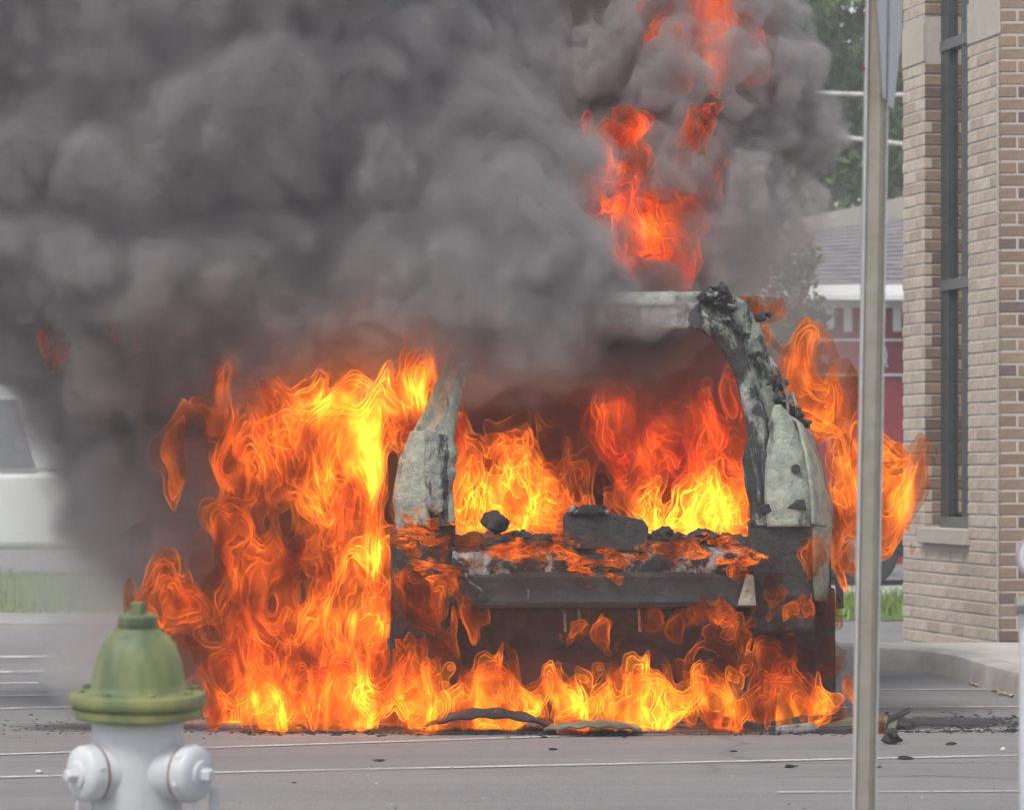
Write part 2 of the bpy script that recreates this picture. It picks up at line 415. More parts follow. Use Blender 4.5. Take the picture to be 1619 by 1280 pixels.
# ------------------------------------------------------------------ far red building with gable roofs
M_white = plain('white_paint', (.72, .72, .70), .5, var=.05, scale=3, bump=.05)
M_red = plain('dark_red_siding', (.27, .014, .025), .6, var=.15, scale=1.5, bump=.05)
M_shing = plain('grey_shingles', (.24, .23, .24), .9, var=.2, scale=6, dirt=(.14, .13, .14))
M_tan = plain('weathered_verge', (.40, .36, .31), .9, var=.1, scale=3)
rb = empty('red_building', (0, 0, 0), 'dark red building with white porch posts under a grey shingle roof', 'building')
YR = 36.0
def RX(px): return (px-CX)*YR/F
def RZ(py): return HC-(py-HZ)*YR/F
x0, x1 = RX(1170), RX(1700)
b = MB(); b.box((x0, YR+.10, 0), (x1, YR+4, RZ(480))); b.build('wall', M_red, rb)
b = MB(); b.box((x0-.15, YR-.02, RZ(486)), (x1, YR+.16, RZ(474))); b.build('porch_beam', M_white, rb, bevel=.01)
V = [(x0-.4, YR-.5, RZ(470)), (x1, YR-.5, RZ(470)), (x1, YR+.5, RZ(446)), (x0-.4, YR+.5, RZ(446))]
b = MB(); b.prism([Vector(v) for v in V], (0, 0, -.05)); b.build('porch_roof', M_white, rb)
for px in (1185, 1232, 1272, 1313, 1341, 1419, 1475):
    b = MB(); b.box((RX(px)-.045, YR, RZ(524)), (RX(px)+.045, YR+.1, RZ(486))); b.build('porch_bracket', M_white, rb, bevel=.008)
for pz in (537, 592):
    b = MB(); b.box((x0, YR+.05, RZ(pz+2)), (x1, YR+.095, RZ(pz-2))); b.build('rail', M_white, rb)
for px in (1440, 1210):
    b = MB(); b.box((RX(px)-.05, YR-.3, 0), (RX(px)+.05, YR-.2, RZ(474))); b.build('porch_post', M_white, rb, bevel=.008)

# shingle roofs as overlapping courses
def roof(name, a, bq, c_, d, n, mat, th=.03):
    """courses laid from the eave a-b up to the ridge d-c"""
    b = MB(); a, bq, c_, d = map(Vector, (a, bq, c_, d)); nn = (bq-a).cross(d-a).normalized()
    for i in range(n):
        p0, p1 = i/n, min(1, (i+1.12)/n)
        b.prism([a.lerp(d, p0)+nn*th, bq.lerp(c_, p0)+nn*th, bq.lerp(c_, p1)+nn*.004, a.lerp(d, p1)+nn*.004], -nn*.02)
    o = b.build(name, mat, rb); return o
o = roof('roof', (x0-1.2, YR+.5, RZ(447)), (x1, YR+.5, RZ(447)), (x1, YR+5, RZ(262)), (RX(1262), YR+5, RZ(318)), 16, M_shing); 
b = MB(); b.prism([Vector((RX(1200), YR+4.6, RZ(345))), Vector((RX(1300), YR+4.6, RZ(300))), Vector((x1, YR+4.6, RZ(215))), Vector((x1, YR+4.6, RZ(262))), Vector((RX(1330), YR+4.6, RZ(330))), Vector((RX(1230), YR+4.6, RZ(350)))], (0, .3, 0)); b.build('verge_board', M_tan, rb)
roof('roof', (RX(1120), YR+5.2, RZ(330)), (RX(1330), YR+5.2, RZ(328)), (RX(1300), YR+8, RZ(285)), (RX(1180), YR+8, RZ(285)), 7, M_tan)

# ------------------------------------------------------------------ cars in the background
M_dglass = plain('tinted_glass', (.03, .035, .05), .08, var=.1, bump=0)
M_tyre = plain('tyre_rubber', (.03, .03, .032), .85, bump=.2)
M_rim = plain('alloy_rim', (.45, .45, .46), .35, .8, bump=0)
def car_side(name, loc, rz, paint, label, H=1.75, L=4.7, boxy=.0):
    root = empty(name, loc, label, 'van' if boxy else 'car', rz=rz)
    W = .88
    low = [(0, .28), (.0, .62), (.18, .86), (1.15, .98), (L-.25, 1.03), (L-.03, .88), (L, .3)]
    b = MB(); b.prism([Vector((x, -W, z)) for x, z in low], (0, 2*W, 0)); b.build('body', paint, root, bevel=.07, seg=3, smooth=True)
    up = [(1.1, .97), (1.85, H-.12), (2.2, H), (L-.9, H), (L-.3, 1.02)] if not boxy else [(1.0, .97), (1.75, H-.1), (2.1, H), (L-.35, H), (L-.12, 1.02)]
    b = MB(); V1 = [Vector((x, -W+.02 if z < 1.1 else -W+.16, z)) for x, z in up]; V2 = [Vector((v.x, -v.y, v.z)) for v in V1]
    n = len(up); b.add(V1+V2, [tuple(range(n)), tuple(range(2*n-1, n-1, -1))]+[(i, i+n, (i+1) % n+n, (i+1) % n) for i in range(n)]); b.build('cabin', paint, root, bevel=.05, seg=3, smooth=True)
    zs = (1.05, H-.14)
    xs = [(1.42, 2.35), (2.45, 3.25), (3.35, L-.62)]
    for s in (-1, 1):
        for a, c_ in xs:
            def sl(x, z): return Vector((x, s*(W+.012-.14*(z-1.0)/(H-1.0)), z))
            lean = .42 if a < 1.5 else 0
            lr = .25 if c_ > L-.9 else 0
            q = [sl(a, zs[0]), sl(c_+lr*.6, zs[0]), sl(c_-lr*.2, zs[1]), sl(a+lean+.1, zs[1])]
            bw = MB(); bw.prism(q, (0, s*.008, 0)); bw.build('side_window', M_dglass, root)
        for a in (2.4, 3.3):
            bw = MB(); bw.box((a-.006, s*(W+.001) if s > 0 else -W-.006, .4), (a+.006, W+.006 if s > 0 else -W-.001, 1.0)); bw.build('door_seam', M_tyre, root)
            bw = MB(); bw.box((a-.24, s*(W+.02)-.012, .89), (a-.06, s*(W+.02)+.012, .92)); bw.build('door_handle', paint, root, bevel=.005)
        for xw in (.85, L-(1.6 if boxy else .95)):
            w = empty('wheel', (xw, s*(W-.1), .33)); w.parent = root
            Mw = Matrix.Rotation(R(90), 4, 'X')
            bw = MB(); bw.lathe([(.2, -.11), (.31, -.11), (.33, -.08), (.33, .08), (.31, .11), (.2, .11)], 28, Mw); bw.build('tyre', M_tyre, w, smooth=True)
            bw = MB(); bw.lathe([(.05, -.115), (.08, -.12), (.19, -.1), (.205, -.112), (.205, .112), (.19, .1), (.08, .12), (.05, .115)], 24, Mw); bw.build('rim', M_rim, w, smooth=True)
    bw = MB(); bw.box((-.015, -.75, .66), (.06, -.45, .78)); bw.build('headlight', M_rim, root, bevel=.02); bw = MB(); bw.box((-.015, .45, .66), (.06, .75, .78)); bw.build('headlight', M_rim, root, bevel=.02)
    M_tl = bpy.data.materials.get('tail_red') or plain('tail_red', (.3, .02, .02), .3, bump=0)
    for s in (-1, 1):
        bw = MB(); bw.box((L-.09, s*.72-.09, .9), (L+.012, s*.72+.09, 1.16 if boxy else 1.0)); bw.build('tail_light', M_tl, root, bevel=.02)
    return root
M_vanp = plain('van_white', (.78, .78, .77), .35, var=.03, bump=.02)
M_blk = plain('car_black', (.022, .023, .026), .3, var=.1, bump=.02)
car_side('minivan', (-8.55, 31.4, 0), 0, M_vanp, 'white minivan parked beyond the grass, half lost in the smoke', 1.83, 4.6, 1)
car_side('parked_car', (2.2, 29.6, 0), 0, M_blk, 'black car parked beyond the grass, behind the signpost', 1.5, 4.6)

# ------------------------------------------------------------------ trees
M_bark = plain('bark', (.12, .095, .075), .95, scale=4, bump=.6)
def leaf_mat(name, a, b_):
    t = NT(name); n = t.noise(.8, 5, .7); c = t.ramp(n, [(.3, a), (.7, b_)])
    t.base(c, .7); ts = t.n.new('ShaderNodeBsdfTranslucent'); t.l.new(c, ts.inputs[0]); ms = t.n.new('ShaderNodeMixShader'); ms.inputs[0].default_value = .45
    t.l.new(t.b.outputs[0], ms.inputs[1]); t.l.new(ts.outputs[0], ms.inputs[2]); t.l.new(ms.outputs[0], t.o.inputs[0]); return t.m
M_leaf = leaf_mat('leaf_green', (.095, .16, .055), (.23, .33, .12)); M_leaf2 = leaf_mat('leaf_dark', (.07, .11, .05), (.15, .21, .09))
def tree(x, y, h, r, label, seed, mat, leaf=.13, n=16000, low=.25):
    g = np.random.default_rng(seed); rd = random.Random(seed)
    root = empty('tree', (x, y, 0), label, 'tree')
    b = MB(); b.tube([(0, 0, 0), (.1, .05, h*.2), (-.05, 0, h*.45), (.1, .1, h*.8)], [r*.09, r*.07, r*.05, .03], 10)
    for k in range(9):
        a = k*2.4; z0 = h*(.22+.05*k); e = Vector((math.cos(a)*r*.7, math.sin(a)*r*.7, z0+h*.18))
        b.tube([(0, 0, z0), e*.5+Vector((0, 0, z0*.5)), e], [r*.035, r*.022, .015], 6)
    b.build('trunk', M_bark, root, smooth=True)
    cl = []
    for k in range(70):
        d = g.standard_normal(3); d /= np.linalg.norm(d); q = d*g.uniform(.35, 1.0)**.6
        cl.append((q[0]*r, q[1]*r, h*(low+(1-low)*.5)+q[2]*h*(1-low)*.5, r*g.uniform(.16, .34)))
    cl = np.array(cl); idx = g.integers(0, len(cl), n); d = g.standard_normal((n, 3)); d /= np.linalg.norm(d, axis=1)[:, None]
    p = cl[idx, :3]+d*cl[idx, 3:4]*g.uniform(.5, 1, (n, 1))**.5
    u = g.standard_normal((n, 3)); u /= np.linalg.norm(u, axis=1)[:, None]; v = np.cross(u, g.standard_normal((n, 3))); v /= np.linalg.norm(v, axis=1)[:, None]
    s = g.uniform(.5, 1.2, (n, 1))*leaf
    V = np.stack([p-u*s, p-v*s*.5, p+u*s, p+v*s*.5], 1).reshape(-1, 3)
    link('crown', quick_mesh('crown', V, np.arange(4*n).reshape(-1, 4)), mat, root)
tree(4.4, 46, 10.5, 3.4, 'big green tree behind the grey roof, nearest the brick building', 21, M_leaf, n=26000, low=.40)
tree(1.3, 50, 11, 3.8, 'green tree behind the smoke plume, left of the big one by the roof', 22, M_leaf2, n=20000, low=.28)
tree(9.8, 49, 11, 4.2, 'green tree standing behind the brick building', 23, M_leaf, n=16000)
tree(-7.5, 48, 11, 4.5, 'green tree behind the white minivan', 24, M_leaf2, n=16000)
tree(-2.8, 52, 10, 4.0, 'green tree behind the smoke, between the minivan and the burning car', 25, M_leaf, n=14000)
tree(2.35, 30.8, 3.35, .62, 'small shrubby tree showing through the edge of the smoke plume', 26, M_leaf2, leaf=.05, n=3500, low=.62)
M_cable = plain('pale_cable', (.55, .54, .52), .6, bump=0)
for (a, c_, lab) in (((1290, 147, 1480, 150), .045, 'upper pale cable crossing in front of the tree'), ((1296, 213, 1560, 240), .05, 'lower pale cable crossing in front of the tree')):
    b = MB(); p, q = P(a[0], a[1], 40), P(a[2], a[3], 40)
    b.tube([p, p.lerp(q, .5)+Vector((0, 0, -.01)), q], c_*.55, 8); o = b.build('cable', M_cable, smooth=True); tag(o, lab, 'cable')

# ------------------------------------------------------------------ the burning car
XC, YC = (968-CX)/390.0, 13.33
def C(px, py, y=0.0):                  # car coordinates of a point of the rear, y metres further forward
    return Vector(((px-968)/390, y, (1149.5-py)/390))
def char_metal(name, ash, mid, soot, lo=.42, hi=.6, sc_=7.5, streak=(1, 1, .3)):
    t = NT(name); n1 = t.noise(sc_, 7, .68, stretch=streak, dist=.6); n2 = t.noise(sc_*2.7, 6, .7); n3 = t.noise(sc_*9, 4, .7)
    c = t.ramp(n2, [(.38, ash), (.5, tuple((a+m)/2 for a, m in zip(ash, mid))), (.66, mid)])
    c = t.mix(t.ramp(n1, [(lo, 0.), (hi, 1.)]), c, soot)
    c = t.mix(t.ramp(n3, [(.6, 0.), (.75, .6)]), c, soot)
    t.base(c, .7); t.bump(t.math('ADD', n2, t.math('MULTIPLY', n3, .4)), .8, .02); return t.m
M_ash = char_metal('burnt_panel_ash', (.36, .39, .31), (.17, .18, .17), (.035, .033, .033), .50, .555)
M_ashL = char_metal('burnt_panel_grey', (.36, .36, .33), (.17, .17, .175), (.03, .03, .03), .47, .54)
M_ash2 = char_metal('burnt_panel_pale', (.44, .47, .37), (.24, .26, .22), (.06, .06, .055), .55, .64)
M_soot = char_metal('charred_black', (.06, .058, .06), (.035, .033, .034), (.018, .016, .016), .4, .6)
M_silver = char_metal('molten_silver', (.42, .42, .43), (.10, .10, .10), (.018, .017, .018), .42, .50, 9, (1, 1, 1))
M_beam = char_metal('sooty_beam', (.045, .044, .048), (.035, .033, .036), (.02, .019, .02), .55, .8, 4)
car = empty('burning_car', (XC, YC, 0), 'burnt-out hatchback seen from behind, tailgate gone, pale scorched pillars round a window full of fire', 'car')
def displace(o, amp, size, seed=0):
    tx = bpy.data.textures.get(f'dent{size}') or bpy.data.textures.new(f'dent{size}', 'CLOUDS'); tx.noise_scale = size; tx.noise_depth = 3
    m = o.modifiers.new('dents', 'DISPLACE'); m.texture = tx; m.strength = amp; m.mid_level = .5; m.texture_coords = 'GLOBAL'
def poly_at(pts, n):                   # n points evenly spaced on a polyline
    pts = [Vector(p) for p in pts]; L = [0]
    for a, b_ in zip(pts, pts[1:]): L.append(L[-1]+(b_-a).length)
    out = []
    for i in range(n):
        s = L[-1]*i/(n-1); k = 0
        while k < len(L)-2 and L[k+1] < s: k += 1
        out.append(pts[k].lerp(pts[k+1], (s-L[k])/max(1e-9, L[k+1]-L[k])))
    return out
def strip(A, B_, name, mat, n=60, m=8, bulge=0, amp=.012, size=.06, th=.012, parent=None, smooth=True, prof=None):
    a = poly_at(A, n); b_ = poly_at(B_, n); V = []; Fc = []
    for i in range(n):
        for j in range(m):
            t_ = j/(m-1); p = a[i].lerp(b_[i], t_)
            p = p + Vector((0, -bulge*math.sin(math.pi*t_), 0))
            if prof: p = p + Vector((0, prof(i/(n-1), t_), 0))
            V.append(p)
    for i in range(n-1):
        for j in range(m-1): Fc.append((i*m+j, i*m+j+1, (i+1)*m+j+1, (i+1)*m+j))
    me = mesh_from(name, V, Fc); bm = bmesh.new(); bm.from_mesh(me); bmesh.ops.recalc_face_normals(bm, faces=bm.faces); bm.to_mesh(me); bm.free()
    o = link(name, me, mat, parent or car, smooth=smooth)
    if amp: displace(o, amp, size)
    s = o.modifiers.new('thickness', 'SOLIDIFY'); s.thickness = th; s.offset = 0
    return o
# right pillar and quarter panel, from the header round to the corner
outR = [C(1060, 460, .16), C(1120, 458, .16), C(1160, 463, .18), C(1186, 477, .2), C(1206, 510, .2), C(1222, 570, .2), C(1243, 640, .17), C(1256, 690, .12)]
innR = [C(1050, 512, .1), C(1098, 514, .1), C(1128, 532, .09), C(1150, 560, .08), C(1163, 592, .07), C(1176, 640, .05), C(1184, 680, .03), C(1196, 720, .02)]
strip(outR, innR, 'rear_pillar', M_ash, 70, 14, amp=.03, size=.05, bulge=.02, prof=lambda u, v: -.02*math.cos(v*9))
strip([C(1168, 605, .06), C(1178, 645, .03), C(1183, 690, .0), C(1173, 725, -.01), C(1176, 760, -.01), C(1185, 800, -.01), C(1186, 850, -.01)], [C(1176, 600, .08), C(1208, 640, .03), C(1216, 690, .01), C(1212, 720, 0), C(1211, 760, 0), C(1214, 800, 0), C(1212, 850, 0)], 'pillar_trim', M_ashL, 40, 6, amp=.012, size=.05, bulge=.01)
strip([C(1228, 640, .06), C(1216, 668, .03), C(1210, 720, .0), C(1208, 790, -.03), C(1213, 832, -.03)], [C(1236, 640, .07), C(1258, 668, .05), C(1280, 720, .03), C(1287, 780, .0), C(1287, 832, .0)], 'lamp_panel', M_ash2, 40, 12, amp=.02, size=.09, bulge=.03)
strip([C(1240, 648, .10), C(1262, 668, .02), C(1272, 715, -.03), C(1280, 770, -.05), C(1283, 828, -.05)], [C(1252, 652, .25), C(1292, 684, .25), C(1311, 740, .25), C(1323, 800, .22), C(1325, 836, .2)], 'quarter_panel', M_ash2, 50, 12, bulge=.03, amp=.014, size=.1)
strip([C(1284, 828, -.0), C(1282, 880, -.01), C(1280, 950, 0)], [C(1318, 830, .12), C(1315, 880, .12), C(1312, 950, .12)], 'corner_strip', M_ash2, 24, 6, bulge=.015, amp=.015, size=.06)
b = MB(); b.lathe([(.010, -.01), (.019, -.012), (.019, .01), (.010, .01)], 18, Matrix.Translation(C(1257, 741, -.022)) @ Matrix.Rotation(R(90), 4, 'X')); b.build('bolt_hole', M_soot, car)
b = MB(); b.prism([C(1200, 800, -.04), C(1232, 790, -.05), C(1270, 789, -.05), C(1274, 806, -.045), C(1240, 804, -.05), C(1204, 812, -.04)], (0, .03, 0)); b.build('lamp_bracket', M_soot, car, bevel=.003)
strip([C(1187, 800, -.03), C(1186, 830, -.03)], [C(1280, 800, -.02), C(1280, 832, -.02)], 'lamp_recess', M_ashL, 12, 16, amp=.012, size=.05)
strip([C(1182, 824, -.02), C(1183, 900, -.02), C(1190, 1000, .0)], [C(1280, 822, -.02), C(1284, 900, -.01), C(1290, 1000, .02)], 'rear_panel', M_soot, 20, 14, amp=.01, size=.12)
# left pillar
outL = [C(905, 462, .16), C(820, 462, .16), C(770, 470, .18), C(735, 500, .2), C(712, 545, .2), C(695, 590, .19), C(672, 645, .16), C(648, 690, .12)]
innL = [C(900, 512, .1), C(830, 516, .1), C(786, 530, .09), C(758, 552, .08), C(738, 590, .07), C(726, 640, .05), C(719, 680, .04), C(716, 700, .03)]
strip(outL, innL, 'rear_pillar', M_ash2, 70, 14, amp=.02, size=.07, bulge=.02, prof=lambda u, v: -.018*math.cos(v*9))
strip([C(650, 682, .06), C(630, 730, .04), C(621, 790, .04), C(626, 828, .04)], [C(690, 680, .0), C(680, 730, -.03), C(676, 790, -.04), C(682, 832, -.03)], 'lamp_panel', M_ash2, 40, 12, amp=.014, size=.08, bulge=.02)
strip([C(676, 682, -.0), C(672, 730, -.03), C(676, 800, -.05), C(690, 815, -.04)], [C(716, 690, -.01), C(722, 715, -.03), C(718, 760, -.04), C(708, 800, -.03)], 'lamp_housing', M_ash, 44, 16, amp=.03, size=.04, bulge=.03)
strip([C(624, 822, .02), C(630, 846, .0)], [C(706, 795, -.03), C(712, 826, -.03)], 'pillar_base', M_ashL, 16, 20, amp=.02, size=.04)
strip([C(707, 775, -.04), C(709, 826, -.04)], [C(716, 775, -.03), C(719, 826, -.03)], 'door_channel', M_ash2, 20, 4, amp=.004, size=.05)
strip([C(616, 835, .05), C(618, 900, .05), C(616, 1010, .05)], [C(720, 830, .0), C(716, 900, .02), C(712, 1010, .05)], 'rear_panel', M_soot, 20, 14, amp=.015, size=.1)
b = MB(); b.tube([C(621, 850, -.02), C(623, 930, -.02), C(618, 1010, -.02), C(620, 1070, -.02)], .006, 6); b.tube([C(618, 1008, -.02), C(620, 1024, -.02)], .016, 8); b.build('hanging_cable', M_soot, car)
# header over the opening, roof, sides
strip([C(895, 462, .16), C(1070, 459, .16)], [C(895, 482, .08), C(1070, 480, .08)], 'roof_edge', M_ash2, 30, 5, amp=.008, size=.05, bulge=.01)
strip([C(890, 480, .10), C(1110, 478, .10)], [C(890, 514, .07), C(1110, 518, .07)], 'tailgate_header', M_ashL, 40, 8, amp=.012, size=.08)
RV = []; RF = []
for i in range(15):
    y = .17+i*.15
    for j in range(13):
        u = -1+2*j/12; RV.append((u*.54, y, 1.765-.05*u*u-.10*max(0, abs(u)-.85)*2+.03*math.sin(i/14*math.pi)-.0))
for i in range(14):
    for j in range(12): RF.append((i*13+j, i*13+j+1, (i+1)*13+j+1, (i+1)*13+j))
o = link('roof', mesh_from('roof', RV, RF), M_ash, car, smooth=True); displace(o, .02, .2); s = o.modifiers.new('t', 'SOLIDIFY'); s.thickness = .015
for s in (-1, 1):
    def S(x, y, z): return Vector((s*x, y, z))
    # lower side: rear quarter, doors, front wing
    def side(y0, y1, name, m, zlo=.3):
        V = []; Fc = []
        pr = [(.86, zlo), (.9, .5), (.9, .75), (.87, .95), (.82, 1.08)]
        ny = max(3, int((y1-y0)/.12))
        for i in range(ny+1):
            y = y0+(y1-y0)*i/ny
            for x, z in pr: V.append(S(x-(.12*max(0, y-3.6)**2), y, z))
        for i in range(ny):
            for k in range(4): Fc.append((i*5+k, i*5+k+1, (i+1)*5+k+1, (i+1)*5+k))
        o = link(name, mesh_from(name, V, Fc), m, car, smooth=True); displace(o, .015, .2); q = o.modifiers.new('t', 'SOLIDIFY'); q.thickness = .012
    side(.26, 1.18, 'rear_quarter', M_ash, .42); side(1.2, 2.12, 'rear_door', M_ashL); side(2.14, 3.1, 'front_door', M_ashL); side(3.12, 4.3, 'front_wing', M_ash, .42)
    b = MB(); b.tube([S(.56, .25, 1.74), S(.57, 1.2, 1.77), S(.56, 2.3, 1.74)], .03, 8); b.build('roof_rail', M_ash, car, smooth=True)
    b = MB(); b.tube([S(.56, 1.2, 1.76), S(.72, 1.22, 1.42), S(.83, 1.2, 1.06)], .035, 8); b.build('side_pillar', M_ashL, car, smooth=True)
    b = MB(); b.tube([S(.55, 2.3, 1.74), S(.72, 2.85, 1.35), S(.82, 3.2, 1.06)], .035, 8); b.build('windscreen_pillar', M_ashL, car, smooth=True)
    for yw in (.78, 3.45):
        w = empty('wheel', (s*.765, yw, .335)); w.parent = car; Mw = Matrix.Rotation(R(90), 4, 'Y')
        b = MB(); b.lathe([(.2, -.12), (.31, -.125), (.332, -.1), (.336, 0), (.332, .1), (.31, .125), (.2, .12)], 36, Mw, rib=lambda a, z: 1+.006*math.sin(a*23+z*40)); b.build('tyre', M_soot, w, smooth=True)
        b = MB(); b.lathe([(.04, -.09), (.1, -.10), (.19, -.08), (.21, -.12), (.21, .12), (.19, .08), (.1, .1), (.04, .09)], 24, Mw); b.build('rim', M_ashL, w, smooth=True)
    # two seats a side, only frames left
    for ys in (1.35, 2.45):
        st = empty('seat', (s*.36, ys, .45)); st.parent = car
        b = MB(); b.tube([(-.2, 0, 0), (-.19, -.14, .5), (-.12, -.18, .58), (.12, -.18, .58), (.19, -.14, .5), (.2, 0, 0)], .016, 6); b.tube([(-.2, -.03, .12), (.2, -.03, .12)], .01, 6); b.tube([(-.2, -.09, .33), (.2, -.09, .33)], .01, 6)
        b.tube([(-.2, 0, 0), (-.2, .45, .02), (.2, .45, .02), (.2, 0, 0)], .016, 6); b.build('seat_frame', M_soot, st)
        b = MB(); b.tube([(-.09, -.18, .58), (-.1, -.2, .72), (-.06, -.2, .78), (.06, -.2, .78), (.1, -.2, .72), (.09, -.18, .58)], .012, 6); b.build('headrest_frame', M_soot, st)
V = [(-.75, 3.1, 1.03), (.75, 3.1, 1.03), (.72, 4.1, .92), (.6, 4.4, .8), (-.6, 4.4, .8), (-.72, 4.1, .92)]
b = MB(); b.prism([Vector(v) for v in V], (0, 0, -.02)); b.build('bonnet', M_ash, car, bevel=.005)
b = MB(); b.box((-.7, 4.2, .3), (.7, 4.38, .72)); b.build('front_bumper_core', M_soot, car, bevel=.04)
b = MB(); b.box((-.74, 3.0, .75), (.74, 3.2, 1.0)); b.build('dashboard', M_soot, car, bevel=.05)
b = MB(); b.box((-.78, .6, .28), (.78, 4.1, .31)); b.build('floor_pan', M_soot, car)
# boot floor wreckage, latch box, beam
strip([C(712, 872, -.02), C(1186, 868, -.02)], [C(712, 850, .55), C(1186, 850, .55)], 'boot_floor', M_soot, 70, 20, amp=.07, size=.08)
strip([C(716, 872, -.015), C(1184, 866, -.015)], [C(712, 910, -.04), C(1190, 906, -.04)], 'sill_strip', M_silver, 90, 10, amp=.03, size=.035, bulge=.015)
b = MB(); b.prism([C(892, 866, -.05), C(890, 815, -.05), C(904, 803, -.03), C(945, 801, -.03), C(960, 810, -.04), C(1018, 822, -.05), C(1025, 834, -.05), C(1022, 872, -.05)], (0, .18, 0)); o = b.build('latch_box', M_soot, car, bevel=.006, seg=3)
strip([C(900, 812, -.055), C(902, 802, -.04)], [C(962, 812, -.05), C(958, 800, -.035)], 'molten_cap', M_silver, 10, 20, amp=.025, size=.03, th=.03)
# charred lumps lying along the load lip
rdl = random.Random(5)
def lump(pos, r, name, mat, parent, flat=.6, sub=2, amp=.5):
    bm = bmesh.new(); bmesh.ops.create_icosphere(bm, subdivisions=sub, radius=r)
    from mathutils import noise
    off = Vector((rdl.uniform(0, 99), rdl.uniform(0, 99), 0))
    for v in bm.verts:
        k = 1+amp*noise.noise(v.co*(2.2/r)*.6+off)+.5*amp*noise.noise(v.co*(5/r)*.6+off); v.co *= k; v.co.z *= flat
    me = bpy.data.meshes.new(name); bm.to_mesh(me); bm.free(); me.materials.append(mat)
    o = bpy.data.objects.new(name, me); COL.objects.link(o); o.location = pos; o.rotation_euler = (rdl.uniform(-.4, .4), rdl.uniform(-.4, .4), rdl.uniform(0, 6))
    if parent: o.parent = parent
    me.shade_smooth() if sub > 2 else None
    return o
for k in range(26):
    px = rdl.uniform(722, 1178)
    if 885 < px < 1028: continue
    lump(C(px, rdl.uniform(846, 866), rdl.uniform(0, .12)), rdl.uniform(.022, .06), 'charred_lump', M_soot if rdl.random() < .75 else M_silver, car, .7, 3, .9)
lump(C(782, 826, .08), .055, 'charred_lump', M_soot, car, .8, 3, .4)
for px, py, r in ((1114, 468, .018), (1128, 463, .022), (1140, 456, .022), (1150, 466, .018), (1136, 474, .016), (1158, 484, .014), (1206, 500, .018), (1218, 495, .012), (1236, 610, .02), (1242, 630, .026), (1252, 650, .022), (1262, 657, .026), (1275, 668, .02), (1210, 560, .014), (1225, 600, .016), (1150, 505, .016), (1168, 518, .016), (1180, 530, .015), (1196, 560, .014)):
    lump(C(px, py, .10 if py > 530 or px > 1190 else .1), r*1.2, 'charred_lump', rdl.choice([M_soot, M_soot, M_silver]), car, .7, 3, 1.3)
b = MB(); b.tube([C(1213, 555, .1), C(1232, 585, .05), C(1246, 625, .04), C(1248, 655, .06)], .006, 6); b.tube([C(1255, 618, .1), C(1262, 640, .08), C(1262, 655, .08)], .006, 6); b.build('weather_strip', M_ashL, car)
bt = []; N = 26
V = []; Fc = []
pr = [(905, 0), (903, -.045), (911, -.062), (930, -.055), (950, -.062), (958, -.05), (960, 0)]
for i in range(N+1):
    u = i/N; px = 706+(1192-706)*u; curve = .05*(2*u-1)**2
    for py, y in pr: V.append(C(px, py, y+curve-.02))
n = len(pr)
for i in range(N):
    for k in range(n): Fc.append((i*n+k, i*n+(k+1) % n, (i+1)*n+(k+1) % n, (i+1)*n+k))
Fc.append(tuple(range(n))); Fc.append(tuple(N*n+k for k in range(n-1, -1, -1)))
b = MB(); b.add(V, Fc); o = b.build('bumper_beam', M_beam, car, smooth=True, angle=30)
for px in (762, 1142):
    b = MB(); b.lathe([(.0155, -.003), (.0165, -.004), (.0165, .01), (.0155, .01)], 16, Matrix.Translation(C(px, 942, -.06)) @ Matrix.Rotation(R(90), 4, 'X')); b.build('beam_hole', M_soot, car)
strip([C(708, 951, -.062), C(1192, 950, -.05)], [C(708, 960, -.05), C(1192, 959, -.045)], 'beam_flange', M_soot, 40, 3, amp=.004, size=.05, th=.006)
b = MB(); b.prism([C(1164, 956, -.06), C(1172, 930, -.06), C(1178, 908, -.06), C(1190, 908, -.06), C(1194, 956, -.06)], (0, .05, 0)); b.build('beam_bracket', M_ash2, car, bevel=.004)
b = MB(); b.tube([C(735, 905, -.07), C(742, 918, -.072), C(758, 928, -.072), C(764, 935, -.07)], .004, 6); b.tube([C(835, 930, -.07), C(835, 960, -.07)], .003, 6); b.build('melted_drip', M_silver, car)
# below the beam: panel, silencer, struts, mud guard
strip([C(712, 962, .06), C(1190, 962, .06)], [C(730, 1052, .22), C(1180, 1052, .22)], 'lower_rear_panel', M_soot, 40, 16, amp=.05, size=.12)
b = MB(); b.tube([C(1120, 985, .14), C(1140, 985, .1), C(1215, 985, .1), C(1236, 985, .14)], [.045, .065, .065, .045], 14); b.build('exhaust_silencer', M_soot, car, smooth=True)
for px in (915, 1010, 1060, 892):
    b = MB(); b.tube([C(px, 962, .0), C(px+2, 998, .02)], .006, 6); b.build('bracket_stay', M_ashL, car)
b = MB(); b.prism([C(1236, 1000, .08), C(1324, 930, .1), C(1326, 1112, .1), C(1238, 1118, .08)], (0, .25, 0)); o = b.build('wheel_arch_liner', M_soot, car, bevel=.01)
b = MB(); b.prism([C(1322, 893, .05), C(1334, 896, .05), C(1336, 962, .05), C(1325, 963, .05)], (0, .03, 0)); b.build('torn_flap', M_soot, car, bevel=.003)
b = MB(); b.box((-.62, .7, .26), (.62, .82, .36)); b.build('rear_axle', M_soot, car, bevel=.03)

